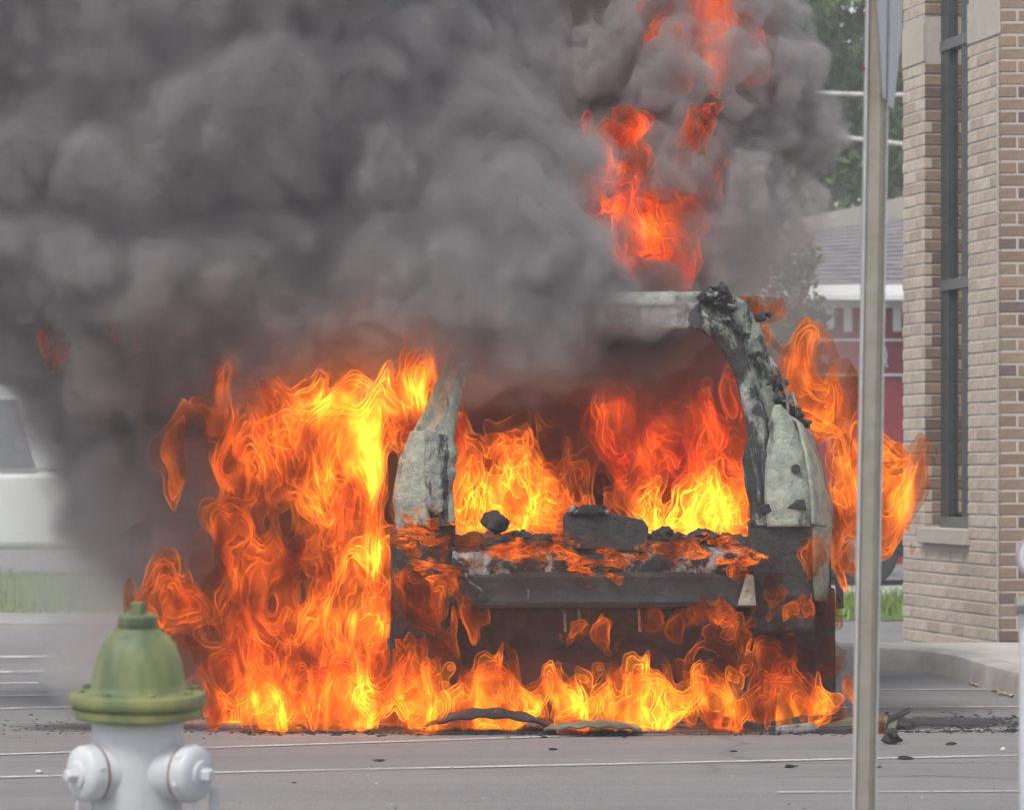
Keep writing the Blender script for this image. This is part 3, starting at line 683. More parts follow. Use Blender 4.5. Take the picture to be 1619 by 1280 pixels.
# ------------------------------------------------------------------ hydrant
t = NT('green_enamel'); n1 = t.noise(7, 6, .6, stretch=(1, 1, .25)); n2 = t.noise(30, 4, .7)
c = t.ramp(n1, [(.36, (.095, .13, .07)), (.5, (.19, .215, .085)), (.64, (.31, .295, .10))]); c = t.mix(t.ramp(n2, [(.62, 0.), (.8, .5)]), c, (.06, .07, .04))
c = t.mix(t.ramp(t.noise(45, 6, .75), [(.66, 0.), (.69, .9)]), c, (.09, .07, .055)); t.base(c, .55); t.bump(t.noise(22, 6, .7), .5, .006); M_hg = t.m
t = NT('white_enamel'); c = t.ramp(t.noise(5, 6, .65), [(.3, (.52, .525, .545)), (.7, (.66, .665, .68))])
c = t.mix(t.ramp(t.noise(9, 6, .7, stretch=(1, 1, .3)), [(.56, 0.), (.75, .6)]), c, (.40, .39, .385)); c = t.mix(t.ramp(t.noise(38, 6, .75), [(.67, 0.), (.70, .85)]), c, (.20, .13, .10))
t.base(c, .5); t.bump(t.noise(24, 6, .7), .45, .005); M_hw = t.m
M_rust = plain('rusty_joint', (.20, .11, .09), .9)
hyd = empty('fire_hydrant', ((217-CX)*7.76/F, 7.76, 0), 'white fire hydrant with a faded green bonnet, in front of the fire', 'fire hydrant')
hyd.rotation_euler = (R(3.0), 0, R(8))
def hz(py): return HC-(py-HZ)*7.76/F+.0
def bon(a, z): return 1
b = MB()
prof = [(.052, hz(990)), (.055, hz(994)), (.072, hz(1003)), (.086, hz(1018)), (.097, hz(1036)), (.103, hz(1056)), (.107, hz(1075)), (.112, hz(1090)), (.118, hz(1094))]
b.lathe([(.02, hz(990))]+prof, 96, rib=lambda a, z: 1+.075*max(0, math.cos(a*3+.9))**6*(1 if z < hz(998) else 0)); b.build('bonnet', M_hg, hyd, smooth=True)
b = MB(); b.lathe([(.10, hz(1088)), (.150, hz(1090)), (.158, hz(1094)), (.160, hz(1100)), (.160, hz(1107)), (.156, hz(1111)), (.145, hz(1112.5)), (.146, hz(1115)), (.153, hz(1116.5)), (.152, hz(1127)), (.146, hz(1131)), (.120, hz(1134)), (.08, hz(1134))], 72); b.build('bonnet_flange', M_hg, hyd, smooth=True)
b = MB(); b.lathe([(.03, hz(992)), (.043, hz(991)), (.046, hz(988)), (.046, hz(972)), (.042, hz(969)), (.02, hz(968))], 40); b.build('collar', M_hg, hyd, smooth=True)
b = MB(); b.lathe([(.041, hz(995.5)), (.041, hz(990.5))], 32); b.build('collar_gap', M_soot, hyd)
b = MB(); b.lathe([(.020, hz(969)), (.020, hz(951)), (.018, hz(949.5))], 5); b.build('operating_nut', M_hg, hyd, bevel=.002)
for k in range(8):
    a = k*math.pi/4+.2; b = MB(); b.lathe([(.011, hz(1091)), (.011, hz(1086)), (.009, hz(1084.5))], 6, Matrix.Translation((math.cos(a)*.139, math.sin(a)*.139, 0))); b.build('flange_bolt', M_hg, hyd)
b = MB(); b.lathe([(.15, -.02), (.15, .03), (.14, .035), (.108, .04), (.104, .08), (.106, hz(1300)), (.108, hz(1180)), (.107, hz(1145)), (.10, hz(1134.5))], 64); b.build('barrel', M_hw, hyd, smooth=True)
for ip, (ang, out_, zc) in enumerate(((-141, .175, 1213), (-30, .178, 1213))):
    a = R(ang)-R(8); d = Vector((math.cos(a), math.sin(a), 0)); q = Vector((0, 0, 1)).cross(d)
    sh = .018*ip
    Mn = Matrix(((q.x, 0, d.x, d.x*sh), (q.y, 0, d.y, d.y*sh), (0, 1, 0, hz(zc)), (0, 0, 0, 1)))
    if Mn.to_3x3().determinant() < 0: Mn = Mn @ Matrix.Scale(-1, 4, (1, 0, 0))
    b = MB(); b.lathe([(.075, .04), (.068, .08), (.063, .100), (.061, .112)], 40, Mn); b.build('nozzle', M_hw, hyd, smooth=True)
    b = MB(); b.lathe([(.061, .1125), (.064, .1135), (.064, .1165), (.06, .118)], 40, Mn); b.build('gasket', M_rust, hyd, smooth=True)
    cp = MB(); cp.lathe([(.05, .117), (.063, .1175), (.066, .121), (.066, .148), (.062, .156), (.05, .162), (.034, .165), (.032, .170), (.026, .172), (.01, .172)], 48, Mn, rib=lambda a, z: 1); cap = cp.build('outlet_cap', M_hw, hyd, smooth=True)
    b = MB(); b.lathe([(.017, .171), (.017, .192), (.0145, .196)], 5, Mn); b.build('cap_nut', M_hw, cap, bevel=.002)
    for k in range(6):
        aa = k*math.pi/3+.3; b = MB(); b.lathe([(.008, .130), (.008, .142)], 8, Mn @ Matrix.Translation((math.cos(aa)*.062, math.sin(aa)*.062, 0))); b.build('cap_lug', M_hw, cap, smooth=True)
    base = d*.165+Vector((0, 0, hz(zc)-.062)); b = MB()
    pts = [base, base+Vector((0, 0, -.03)), base+d*-.015+Vector((0, 0, -.06)), base+d*-.04+Vector((0, 0, -.07)), d*.11+Vector((0, 0, hz(zc)-.09))]
    b.tube(pts, .0035, 6); b.build('chain', M_hw, cap, smooth=True)
for px in (151, 338):
    x = (px-217)/670
    b = MB(); b.box((x-.012, -.03, .04), (x+.012, .01, hz(1246))); b.build('stand_bolt', M_hw, hyd, bevel=.004)

# ------------------------------------------------------------------ sign post with the back of a stop sign
M_galv = NT('galvanised_steel'); t = M_galv; n = t.noise(55, 4, .7); n2 = t.noise(9, 4, .6, stretch=(1, 1, .2))
c = t.ramp(n, [(.3, (.24, .235, .215)), (.7, (.36, .355, .335))]); c = t.mix(t.ramp(n2, [(.4, 0.), (.7, .5)]), c, (.25, .225, .18)); t.base(c, .5, .25); t.bump(n, .15, .001); M_galv = t.m
M_galvb = plain('weathered_galvanising', (.27, .25, .20), .6, .1, var=.12, scale=30, dirt=(.31, .30, .27), bump=.1)
M_lip = plain('zinc_edge_highlight', (.50, .51, .50), .4, .2, var=.1, scale=20, bump=.1)  # lighter zinc: light along the post's edges put into the colour
YP = 8.2; s_ = YP/F
pa = Vector(((1364-CX)*s_, YP, 0)); pt = Vector(((1394-CX)*s_, YP, 2.75)); ax = (pt-pa).normalized()
post = empty('sign_post', tuple(pa), 'leaning galvanised signpost, front right, with a sign seen edge on at its top', 'signpost')
xa = Vector((1, 0, 0)); xa = (xa-ax*xa.dot(ax)).normalized(); ya = ax.cross(xa)
post.rotation_euler = Matrix(((xa.x, ya.x, ax.x), (xa.y, ya.y, ax.y), (xa.z, ya.z, ax.z))).to_euler()
b = MB(); w = .0295
pr = [(-w, -.012), (-w+.0025, -.0155), (-w+.0075, -.0155), (-w+.0085, -.010), (-.018, .016), (.018, .016), (w-.0085, -.010), (w-.0075, -.0155), (w-.0025, -.0155), (w, -.012)]
pr = [(-w, -.016), (-w+.0035, -.021), (-w+.008, -.0185), (-w+.010, -.012), (.008, -.0195), (w-.010, -.011), (w-.008, -.0185), (w-.0035, -.021), (w, -.016), (w, .02), (-w, .02)]
b.prism([Vector((x, y, -.1)) for x, y in ((-w+.005, -.012), (.008, -.0195), (w-.006, -.011), (w-.004, .02), (-w+.003, .02))], (0, 0, 2.85)); b.build('post', M_galvb, post, smooth=True, angle=15)
for s0 in (-1, 1):
    b = MB(); b.prism([Vector((s0*x, y, -.1)) for x, y in ((w-.0052, -.0125), (w-.0045, -.021), (w-.0005, -.019), (w, -.01), (w, .019), (w-.0035, .019))], (0, 0, 2.85)); b.build('post_lip', M_lip, post)
b = MB(); b.tube([(w, .0, 1.05+(740-545)*s_), (w+.006, 0, 1.05+(740-560)*s_), (w+.004, 0, 1.05+(740-572)*s_), (w+.009, 0, 1.05+(740-580)*s_)], .003, 6); b.build('torn_tape', plain('pale_plastic', (.6, .65, .65), .3, bump=0), post)
M_redp = plain('red_plastic', (.28, .02, .03), .4, bump=0)
for zz in (1.05+(740-108)*s_,):
    b = MB(); b.tube([(-w-.007, .0, zz), (-w+.004, 0, zz)], .0045, 10); b.build('bolt', M_redp, post)
sgn = empty('sign', (0, 0, 0)); sgn.parent = post
rot = Matrix.Rotation(R(80), 4, 'Z'); zc = 1.05+580*s_+.375; oct_ = []
for k in range(8):
    a = math.pi/8+k*math.pi/4; oct_.append(Vector((math.cos(a)*.406, 0, math.sin(a)*.406)))
Mx = Matrix.Translation((.034, .036, zc)) @ Matrix.Rotation(R(78.6), 4, 'Z')
away = 1 if (post.rotation_euler.to_matrix() @ Mx.to_3x3() @ Vector((0, 1, 0))).dot(Vector((pa.x, pa.y, .6))) > 0 else -1
b = MB(); b.prism([Mx @ p for p in oct_], Mx.to_3x3() @ Vector((0, .003*away, 0))); b.build('sign_back', plain('bare_aluminium', (.50, .51, .52), .45, .2, var=.04, bump=.05), sgn)
b = MB(); b.prism([Mx @ (p*.995+Vector((0, .0032*away, 0))) for p in oct_], Mx.to_3x3() @ Vector((0, .001*away, 0))); b.build('sign_face', M_redp, sgn)

# ------------------------------------------------------------------ white post at the right edge of the frame
YW = 7.2; wpx = F/YW
wp = empty('white_post', ((1636-CX)*YW/F, YW, 0), 'blurred white post with a round disc, at the very right edge', 'post')
b = MB(); b.tube([(0, 0, -.05), (0, 0, HC-(962-HZ)/wpx)], .034, 20); b.build('post', M_hw, wp, smooth=True)
b = MB(); b.tube([(-.02, -.03, HC-(955-HZ)/wpx), (-.046, -.03, HC-(955-HZ)/wpx)], .019, 8); b.build('side_nut', M_galv, wp)
zc = HC-(880-HZ)/wpx
b = MB(); b.tube([(0, 0, HC-(965-HZ)/wpx), (0, 0, zc)], .014, 12); b.build('neck', M_galv, wp)
b = MB(); b.lathe([(.005, -.01), (.044, -.01), (.050, -.004), (.050, .004), (.044, .01), (.005, .01)], 32, Matrix.Translation((.012, 0, zc)) @ Matrix.Rotation(R(90), 4, 'X')); b.build('disc', M_hw, wp, smooth=True)
b = MB(); b.lathe([(.0505, -.006), (.054, -.004), (.054, .006), (.0505, .007)], 32, Matrix.Translation((.012, 0, zc)) @ Matrix.Rotation(R(90), 4, 'X')); b.build('disc_rim', plain('magenta_rim', (.34, .26, .33), .5, bump=0), wp, smooth=True)

# ------------------------------------------------------------------ debris on the asphalt
M_olive = plain('scorched_olive_trim', (.17, .17, .11), .6, var=.2, dirt=(.06, .06, .05))
def dome_panel(name, pxa, pxb, py, rise, depth, mat, label, curl=0):
    a, b_ = G(pxa, py), G(pxb, py); L = (b_-a).length; n = 24; m = 7; V = []; Fc = []
    for i in range(n+1):
        u = i/n
        for j in range(m):
            v = j/(m-1); h = rise*math.sin(math.pi*u)**.6*math.sin(math.pi*(.25+.6*v))+.012+curl*max(0, u-.75)**2+.004*math.sin(u*31+v*5)
            wv = depth*(.4+.6*math.sin(math.pi*u)**.5)
            V.append((L*(u-.5), (v-.5)*wv, h))
    for i in range(n):
        for j in range(m-1): Fc.append((i*m+j, i*m+j+1, (i+1)*m+j+1, (i+1)*m+j))
    o = link(name, mesh_from(name, V, Fc), mat, None, True); s = o.modifiers.new('t', 'SOLIDIFY'); s.thickness = .012
    o.location = (a+b_)/2; tag(o, label, 'debris'); return o
dome_panel('bumper_fragment', 672, 870, 1157, .075, .26, M_soot, 'black curved bumper piece lying left of centre under the flames')
dome_panel('trim_disc', 862, 1012, 1160, .034, .30, M_olive, 'flat olive rimmed disc of trim on the ground in the middle')
def shard(pts, lab, mat=M_soot, push=(.02, .16, .0)):
    P3 = [G(px, 1156+dy)+Vector((0, 0, z)) for px, dy, z in pts]; o_ = sum(P3, Vector())/len(P3); o_.z = 0
    b = MB(); b.prism([p-o_ for p in P3], push); o = b.build('charred_shard', mat, None, bevel=.003); o.location = o_; displace(o, .01, .05)
    return tag(o, lab, 'debris', 'charred shards of bumper by the right rear wheel')
shard([(1195, 0, 0), (1206, 0, .035), (1270, 0, .065), (1330, 0, .068), (1262, 0, .03)], 'charred shard under the right rear corner, leftmost of the pile', M_soot)
shard([(1200, 2, 0), (1212, 2, .02), (1285, 2, .038), (1298, 2, .01), (1260, 2, 0)], 'grey shard lying lowest in the pile by the wheel', M_ashL)
shard([(1280, 0, 0), (1268, 0, .02), (1330, 0, .045), (1420, 0, .05), (1415, 0, .0)], 'long flat shard reaching behind the signpost', M_olive)
shard([(1280, 3, 0), (1290, 3, .018), (1400, 3, .03), (1402, 3, 0)], 'thin black shard in front of the long flat one', M_soot)
shard([(1376, 0, 0), (1380, 0, .04), (1398, 0, .045), (1438, 0, .088), (1441, 0, .08), (1405, 0, .028), (1402, 0, 0)], 'pointed black shard sticking up right of the signpost', M_soot)
shard([(1140, 0, .02), (1144, 0, .06), (1200, 0, .03), (1205, 0, .01)], 'small black splinter left of the pile', M_soot, (.01, .05, 0))
o = lump(G(1412, 1176)+Vector((0, 0, .028)), .028, 'burnt_lump', M_soot, None, 1.1, 3, 1.0); tag(o, 'black burnt lump on the asphalt right of the signpost, the biggest loose one', 'debris'); o.rotation_euler = (0, 0, 0)
for px, py, r, lab in ((1432, 1200, .016, 'small black chip on the second painted line, right of the signpost'), (1250, 1213, .014, 'black chip in front of the car, left of the signpost'), (1504, 1177, .014, 'flat dark flake at the far right of the asphalt'), (1160, 1188, .008, 'tiny black flake under the left edge of the shard pile'), (873, 1185, .010, 'tiny black flake in front of the olive disc'), (860, 1166, .009, 'tiny black crumb touching the painted line by the disc'), (600, 1203, .012, 'thin dark flake below the left flames'), (465, 1237, .005, 'dark crumb on the nearest asphalt'), (1384, 1213, .010, 'black sliver right beside the foot of the signpost')):
    o = lump(G(px, py)+Vector((0, 0, r*.4)), r, 'burnt_chip', M_soot, None, .4, 2, .9); o.scale.x = 1.7; o.rotation_euler = (0, 0, 0); tag(o, lab, 'debris')
M_pale = plain('pale_stone', (.6, .58, .55), .8)
for px, py, lab in ((1585, 1186, 'small white stone near the right edge'), (62, 1222, 'small pale chip left of the hydrant on the painted line')):
    o = lump(G(px, py)+Vector((0, 0, .006)), .011, 'pale_stone', M_pale, None, .6, 2, .5); tag(o, lab, 'stone')
M_leafd = plain('dry_leaf', (.42, .33, .19), .8)
k = 0
for px, py in ((1537, 1083), (1545, 1085), (1553, 1082), (1560, 1087), (1540, 1078), (1576, 1095), (1584, 1099), (1591, 1097), (1598, 1102)):
    p = G(px, py); b = MB(); a = random.uniform(0, 6); l = .035
    vs = [Vector((math.cos(a+q)*l*s2, math.sin(a+q)*l*s2, .004+z_)) for q, s2, z_ in ((0, 1, .012), (.7, .6, .0), (2.2, .6, .01), (3.14, 1, .004), (4.0, .6, .012), (5.5, .6, .0))]
    b.prism(vs, (0, 0, .002)); o = b.build('dry_leaf', M_leafd); o.location = p; tag(o, 'dry tan leaf in the left cluster at the foot of the curved kerb' if px < 1565 else 'dry tan leaf in the right cluster at the foot of the curved kerb', 'leaf', 'dry leaves along the kerb, left cluster' if px < 1565 else 'dry leaves along the kerb, right cluster')
# rubble nobody could count: crumbs of ash and glass
def rubble(name, n, fx, size, mats, label):
    V = []; Fq = []; MI = []
    base = np.array([(0, 0, 1), (1, 0, 0), (0, 1, 0), (-1, 0, 0), (0, -1, 0), (0, 0, -1)], float)
    ff = [(0, 1, 2), (0, 2, 3), (0, 3, 4), (0, 4, 1), (5, 2, 1), (5, 3, 2), (5, 4, 3), (5, 1, 4)]
    for i in range(n):
        px, py = fx(); p = G(px, py); s = size*random.uniform(.3, 1)**1.6
        d = base*np.array([s*random.uniform(.7, 1.8), s*random.uniform(.7, 1.5), s*random.uniform(.25, .7)])*rng.uniform(.7, 1.2, (6, 1))
        a = random.uniform(0, 6.3); c, s_ = math.cos(a), math.sin(a)
        q = np.stack([d[:, 0]*c-d[:, 1]*s_+p.x, d[:, 0]*s_+d[:, 1]*c+p.y, d[:, 2]+s*.3], 1); n0 = len(V); V += q.tolist(); Fq += [(f[0]+n0, f[1]+n0, f[2]+n0) for f in ff]; MI += [random.randrange(len(mats))]*8
    me = quick_mesh(name, np.array(V), np.array(Fq)); [me.materials.append(m) for m in mats]; me.polygons.foreach_set('material_index', np.array(MI, dtype=np.int32))
    o = link(name, me); tag(o, label, 'debris', kind='stuff')
gs = random.gauss
M_glassc = plain('glass_crumbs', (.20, .23, .235), .3, bump=0); M_ashd = plain('grey_ash', (.13, .13, .135), .9)
rubble('ash_rubble', 2600, lambda: (random.uniform(380, 1370), 1157+abs(gs(0, 1))*3.2-random.uniform(0, 12)), .013, [M_soot, M_soot, M_soot, M_ashL], 'black ash crumbs along the front edge of the fire')
rubble('glass_rubble', 1300, lambda: (random.uniform(1390, 1640), gs(1143, 6) if random.random() < .7 else gs(1155, 1.5)), .013, [M_soot, M_soot, M_glassc, M_soot, M_ashd], 'dark ash and glass crumbs strewn right of the signpost')
rubble('gravel_rubble', 420, lambda: (random.uniform(-60, 400), gs(1150, 8)), .008, [M_soot, M_ashd, M_ashL, M_ashd], 'dark and pale gravel crumbs scattered behind the hydrant')
rubble('loose_crumbs', 260, lambda: (random.uniform(-60, 1700), random.uniform(1165, 1300)), .005, [M_soot, M_soot, M_ashL, M_pale], 'sparse dark crumbs over the near asphalt')

# flat smears of ash and soot on the asphalt
t = NT('ash_smear'); t.base((.05, .05, .053), .8)
n1 = t.noise(9, 6, .72, stretch=(.45, 1.6, 1)); gr = t.node('ShaderNodeTexGradient', gradient_type='SPHERICAL', Vector=t.tc.outputs['Object']).outputs['Fac']
fac = t.ramp(t.math('ADD', n1, t.math('MULTIPLY', gr, .55)), [(.60, 0.), (.86, .85)])
tr = t.n.new('ShaderNodeBsdfTransparent'); ms = t.n.new('ShaderNodeMixShader'); t.l.new(fac, ms.inputs[0]); t.l.new(tr.outputs[0], ms.inputs[1]); t.l.new(t.b.outputs[0], ms.inputs[2]); t.l.new(ms.outputs[0], t.o.inputs[0]); M_smear = t.m
for (px, py, sx, sy) in ((1500, 1142, .42, .42), (1400, 1150, .22, .25), (1000, 1156, 1.15, .32), (480, 1153, .7, .3), (200, 1150, .6, .3), (730, 1158, .5, .2)):
    o = link('ash_smear', mesh_from('ash_smear', [(-1, -1, 0), (1, -1, 0), (1, 1, 0), (-1, 1, 0)], [(0, 1, 2, 3)]), M_smear); o.location = G(px, py)+Vector((0, 0, .008+.0004*(px % 7))); o.scale = (sx, sy, 1); tag(o, kind='structure')

# ------------------------------------------------------------------ fire: thin luminous sheets, the way a real flame front glows
def flame_mat(name, col, k0, k1, pw, tint, pos=1.0):
    t = NT(name); t.n.remove(t.b)
    at = t.node('ShaderNodeAttribute', attribute_name='glow').outputs['Fac']
    lw = t.n.new('ShaderNodeLayerWeight'); lw.inputs[0].default_value = .5
    bp = t.node('ShaderNodeBump', Height=t.noise(14, 4, .55, stretch=(1, 1, .5), dist=1.2), Strength=.35, Distance=.035); t.l.new(bp.outputs[0], lw.inputs['Normal'])
    f = t.math('POWER', lw.outputs['Facing'], pw)
    n = t.ramp(t.noise(7, 5, .62, stretch=(1, 1, .6), dist=1.0), [(.34, .06), (.52, .5), (.70, 1.35)])
    s = t.math('MULTIPLY', t.math('MULTIPLY', t.math('ADD', t.math('MULTIPLY', f, k1), k0), at), n)
    hot = t.node('ShaderNodeMapRange', i_0=at, i_1=.8, i_2=4.0, i_3=0., i_4=1.).outputs[0]      # hotter sheets glow yellower
    em = t.node('ShaderNodeEmission', Color=t.mix(hot, col, (1.0, col[1]*2.1, col[2]*2.0)), Strength=s)
    tr = t.node('ShaderNodeBsdfTransparent', Color=(*tint, 1))
    ad = t.n.new('ShaderNodeAddShader'); t.l.new(em.outputs[0], ad.inputs[0]); t.l.new(tr.outputs[0], ad.inputs[1]); t.l.new(ad.outputs[0], t.o.inputs[0])
    t.m.cycles.emission_sampling = 'NONE'
    return t.m
M_fl = flame_mat('flame', (1.0, .185, .013), .10, 1.05, 2.5, (.87, .77, .69))
M_flo = flame_mat('flame_dense', (1.0, .21, .016), .15, 1.0, 2.5, (.82, .74, .68))
M_flr = flame_mat('flame_red', (1.0, .085, .008), .07, .6, 2.6, (.90, .82, .76))
def poly_sdf(X, Z, poly):              # signed distance in the plane of the picture, positive inside
    d = np.full(X.shape, 1e9, np.float32); ins = np.zeros(X.shape, bool); n = len(poly)
    for i in range(n):
        x0, z0 = poly[i]; x1, z1 = poly[(i+1) % n]; ex, ez = x1-x0, z1-z0; wx, wz = X-x0, Z-z0
        t_ = np.clip((wx*ex+wz*ez)/(ex*ex+ez*ez+1e-12), 0, 1); d = np.minimum(d, (wx-ex*t_)**2+(wz-ez*t_)**2)
        c = ((z0 > Z) != (z1 > Z)) & (X < ex*(Z-z0)/(ez if abs(ez) > 1e-9 else 1e-9)+x0); ins ^= c
    return np.where(ins, 1, -1)*np.sqrt(d)
ntri = 0
def flame(polys, Y0, th, vox, heat, seed, label, levels=(.0, .5, 1.0, 1.5), amp=1.0, period=.8, soft=.09, mat=None, warp=.08, zs=.55, holes=(), lean=0.0, name='flames', xst=1.0):
    """polys: outlines as the photograph shows them, Y0: distance, th: half depth in metres, heat: base and hot spots (px, py, r px, gain)"""
    global ntri
    s_ = Y0/F
    W = [[((px-CX)*s_, HC-(py-HZ)*s_) for px, py in p] for p in polys]
    xs = [p[0] for w in W for p in w]; zs_ = [p[1] for w in W for p in w]; pad = .12
    o = np.array([min(xs)-pad, Y0-th-.03, max(.004, min(zs_)-pad)]); hi = np.array([max(xs)+pad, Y0+th+.03, max(zs_)+pad])
    n = np.maximum(4, ((hi-o)/vox).astype(int)+1)
    ax = [o[i]+np.arange(n[i])*vox for i in range(3)]
    X2, Z2 = np.meshgrid(ax[0], ax[2], indexing='ij'); X2 = X2.astype(np.float32); Z2 = Z2.astype(np.float32)
    sd = np.full(X2.shape, -9., np.float32)
    for w in W: sd = np.maximum(sd, poly_sdf(X2, Z2, w))
    for hpx, hpy, hr in holes: sd = np.minimum(sd, np.sqrt((X2-(hpx-CX)*s_)**2+(Z2-(HC-(hpy-HZ)*s_))**2)-hr*s_)
    X, Y, Z = np.meshgrid(*[a.astype(np.float32) for a in ax], indexing='ij')
    g = np.random.default_rng(seed); of = g.uniform(0, 1, 9)
    p1 = period
    a_, b_, c_ = SV[seed % 4], SV[(seed+1) % 4], SV[(seed+2) % 4]
    q = (X*xst/p1+of[0], Y/p1+of[1], Z*zs/p1+of[2])
    wx = samp(a_, *q); wz = samp(b_, *q)
    Xw, Yw, Zw = X+wx*warp*p1, Y+wz*warp*p1*.6, Z+wz*warp*p1*1.3
    nn = samp(c_, Xw*xst/p1+of[3], Yw/p1+of[4], Zw*zs/p1+of[5])
    thr = th*(.35+.65*np.clip(sd/.25, 0, 1))
    cz = Y0+lean*(Z-o[2])
    dy = thr[:, None, :]-np.abs(Y-cz)
    body = np.minimum(sd[:, None, :]/soft, dy/(soft*.9))
    body = np.where(body > 2.2, 2.2, body)
    Fd = body+amp*nn
    hv = np.full(X2.shape, heat[0], np.float32)
    for px, py, r, gk in heat[1:]:
        hv += gk*np.exp(-((X2-(px-CX)*s_)**2+(Z2-(HC-(py-HZ)*s_))**2)/(r*s_)**2)
    Vs = []; Qs = []; H = []; base = 0
    for il, lv in enumerate(levels):
        r_ = iso(name, Fd, o, vox, lv+1e-3)
        if r_ is None: continue
        v, qd = r_; Vs.append(v); Qs.append(qd+base); base += len(v)
        ix = np.clip(((v[:, 0]-o[0])/vox).astype(int), 0, n[0]-1); iz = np.clip(((v[:, 2]-o[2])/vox).astype(int), 0, n[2]-1)
        H.append(hv[ix, iz]*(.5, .85, 1.1, 1.25)[min(il, 3)])
    V = np.concatenate(Vs); Q = np.concatenate(Qs); H = np.concatenate(H)
    H = H*np.clip(.75+.35*samp(b_, V[:, 0]/.5+of[6], V[:, 1]/.5+of[7], V[:, 2]/.9+of[8]), .15, 2.2)
    org = np.array([V[:, 0].mean(), Y0, V[:, 2].min()])
    me = quick_mesh(name, V-org, Q); ntri += 2*len(Q)
    if len(me.vertices) == len(H):
        at = me.attributes.new('glow', 'FLOAT', 'POINT'); at.data.foreach_set('value', H.astype(np.float32))
    ob = link(name, me, mat or M_fl, None, True); ob.location = org
    tag(ob, label, 'fire', kind='stuff'); return ob
LV = (.35, 1.1, 1.9, 2.7)
flame([[(372,1156),(352,1105),(318,1070),(290,1000),(250,945),(262,890),(300,930),(345,950),(372,930),(352,880),(318,830),(330,780),(352,770),(330,720),(352,690),(390,650),(410,590),(440,575),(470,600),(530,590),(590,590),(640,548),(690,560),(690,600),(655,680),(628,740),(625,850),(640,1000),(660,1156)]],
      13.68, .30, .0095, (.95, (560,640,60,3.2), (570,740,55,3.6), (590,870,42,3.2), (640,590,40,2.4), (500,660,40,1.5), (470,1090,50,1.2), (440,700,50,.8), (540,980,60,.9), (500,800,50,.6), (600,980,40,3.0), (415,1130,50,4.0), (520,1140,80,1.3), (620,620,50,1.8), (470,690,40,.8), (300,950,80,-.2)), 5,
      'tall yellow and orange flames along the left side of the car', (.1, .7, 1.4, 2.2), holes=((400,740,36),(425,830,30),(478,940,20),(325,985,16)))
flame([[(372,1158),(385,1100),(420,1075),(460,1095),(500,1060),(560,1075),(610,1040),(650,1010),(690,1050),(740,1090),(790,1060),(815,1100),(860,1075),(880,1110),(905,1100),(960,1055),(985,1105),(1060,1085),(1110,1075),(1160,1085),(1230,1100),(1300,1110),(1345,1132),(1340,1152),(1200,1152),(1080,1157),(900,1155),(760,1160)]],
      13.15, .22, .009, (1.15, (415,1130,45,3.4), (520,1140,60,1.0), (700,1120,60,1.0), (1000,1110,60,1.3), (860,1120,50,1.2), (780,1125,50,1.0), (930,1120,40,1.2), (1070,1130,60,1.4), (1160,1130,60,1.2), (1280,1135,50,1.0), (620,1130,60,1.6), (560,1140,70,1.4), (1000,1140,120,1.2), (800,1140,120,1.0)), 8, 'low flames licking over the ground behind the car', LV, soft=.06, period=.6, amp=1.15)
flame([[(700,870),(705,720),(760,688),(830,705),(885,740),(915,790),(960,815),(950,870)], [(960,870),(985,810),(1060,775),(1120,750),(1190,740),(1200,870)]],
      14.0, .34, .0105, (.75, (790,760,60,2.2), (830,810,80,2.2), (1100,830,90,4.0), (1040,815,60,2.2), (1150,800,60,2.0), (740,800,50,2.8)), 12, 'bright yellow flames low in the rear window opening of the car', (.1, .8, 1.6, 2.4))
flame([[(950,700),(935,600),(985,575),(1010,610),(1060,620),(1100,600),(1150,590),(1195,650),(1195,790),(1100,810),(1000,770)]],
      14.30, .28, .0115, (1.9, (1060,720,60,.5), (1150,730,50,.4), (1000,680,40,.2)), 13, 'redder flames behind, in the right half of the window opening', (0, .7, 1.4, 2.2), mat=M_flr)
flame([[(905,505),(960,500),(1000,520),(965,560),(915,545)]], 14.0, .06, .010, (.9,), 14, 'red flicker of fire just under the roof, in the window opening', (.2, .8), mat=M_flr)
flame([[(1205,520),(1230,515),(1262,560),(1290,590),(1330,610),(1362,640),(1400,700),(1440,730),(1446,770),(1425,820),(1390,850),(1360,860),(1335,900),(1318,850),(1310,780),(1290,700),(1250,650),(1230,590),(1205,560)]],
      13.75, .26, .009, (.85, (1300,660,50,.9), (1400,760,60,.9), (1340,780,50,.7), (1350,700,60,.5)), 15, 'orange flames blowing out past the right side of the car', (.25, .8, 1.5, 2.2), mat=M_flo)
flame([[(925,285),(960,300),(975,240),(960,210),(1000,215),(1000,290),(1040,300),(1070,220),(1090,215),(1090,300),(1115,340),(1105,400),(1080,450),(950,450),(935,380),(915,320)]],
      14.62, .22, .010, (1.7, (1000,330,60,.8), (1010,400,50,.7)), 17, 'red flames rising from the roof into the smoke', (-.1, .5, 1.1, 1.8), mat=M_flr, period=.75, soft=.07)
flame([[(1005,40),(1040,0),(1075,5),(1110,-30),(1150,20),(1185,60),(1180,115),(1120,110),(1060,120),(1040,85)]],
      14.8, .2, .011, (2.6, (1085,85,45,1.1), (1100,60,60,.4)), 23, 'small red flames high up inside the smoke column', (-.2, .4, 1.0, 1.7), mat=M_flr, period=.75, soft=.06)
flame([[(640,960),(720,965),(900,985),(1100,980),(1200,970),(1215,1090),(1000,1100),(800,1100),(640,1090)]], 13.75, .10, .011, (.32, (700,1020,60,.3), (1110,1000,60,.3)), 50, 'dim red flames in the dark under the rear of the car', (.6, 1.4, 2.2), mat=M_flr)
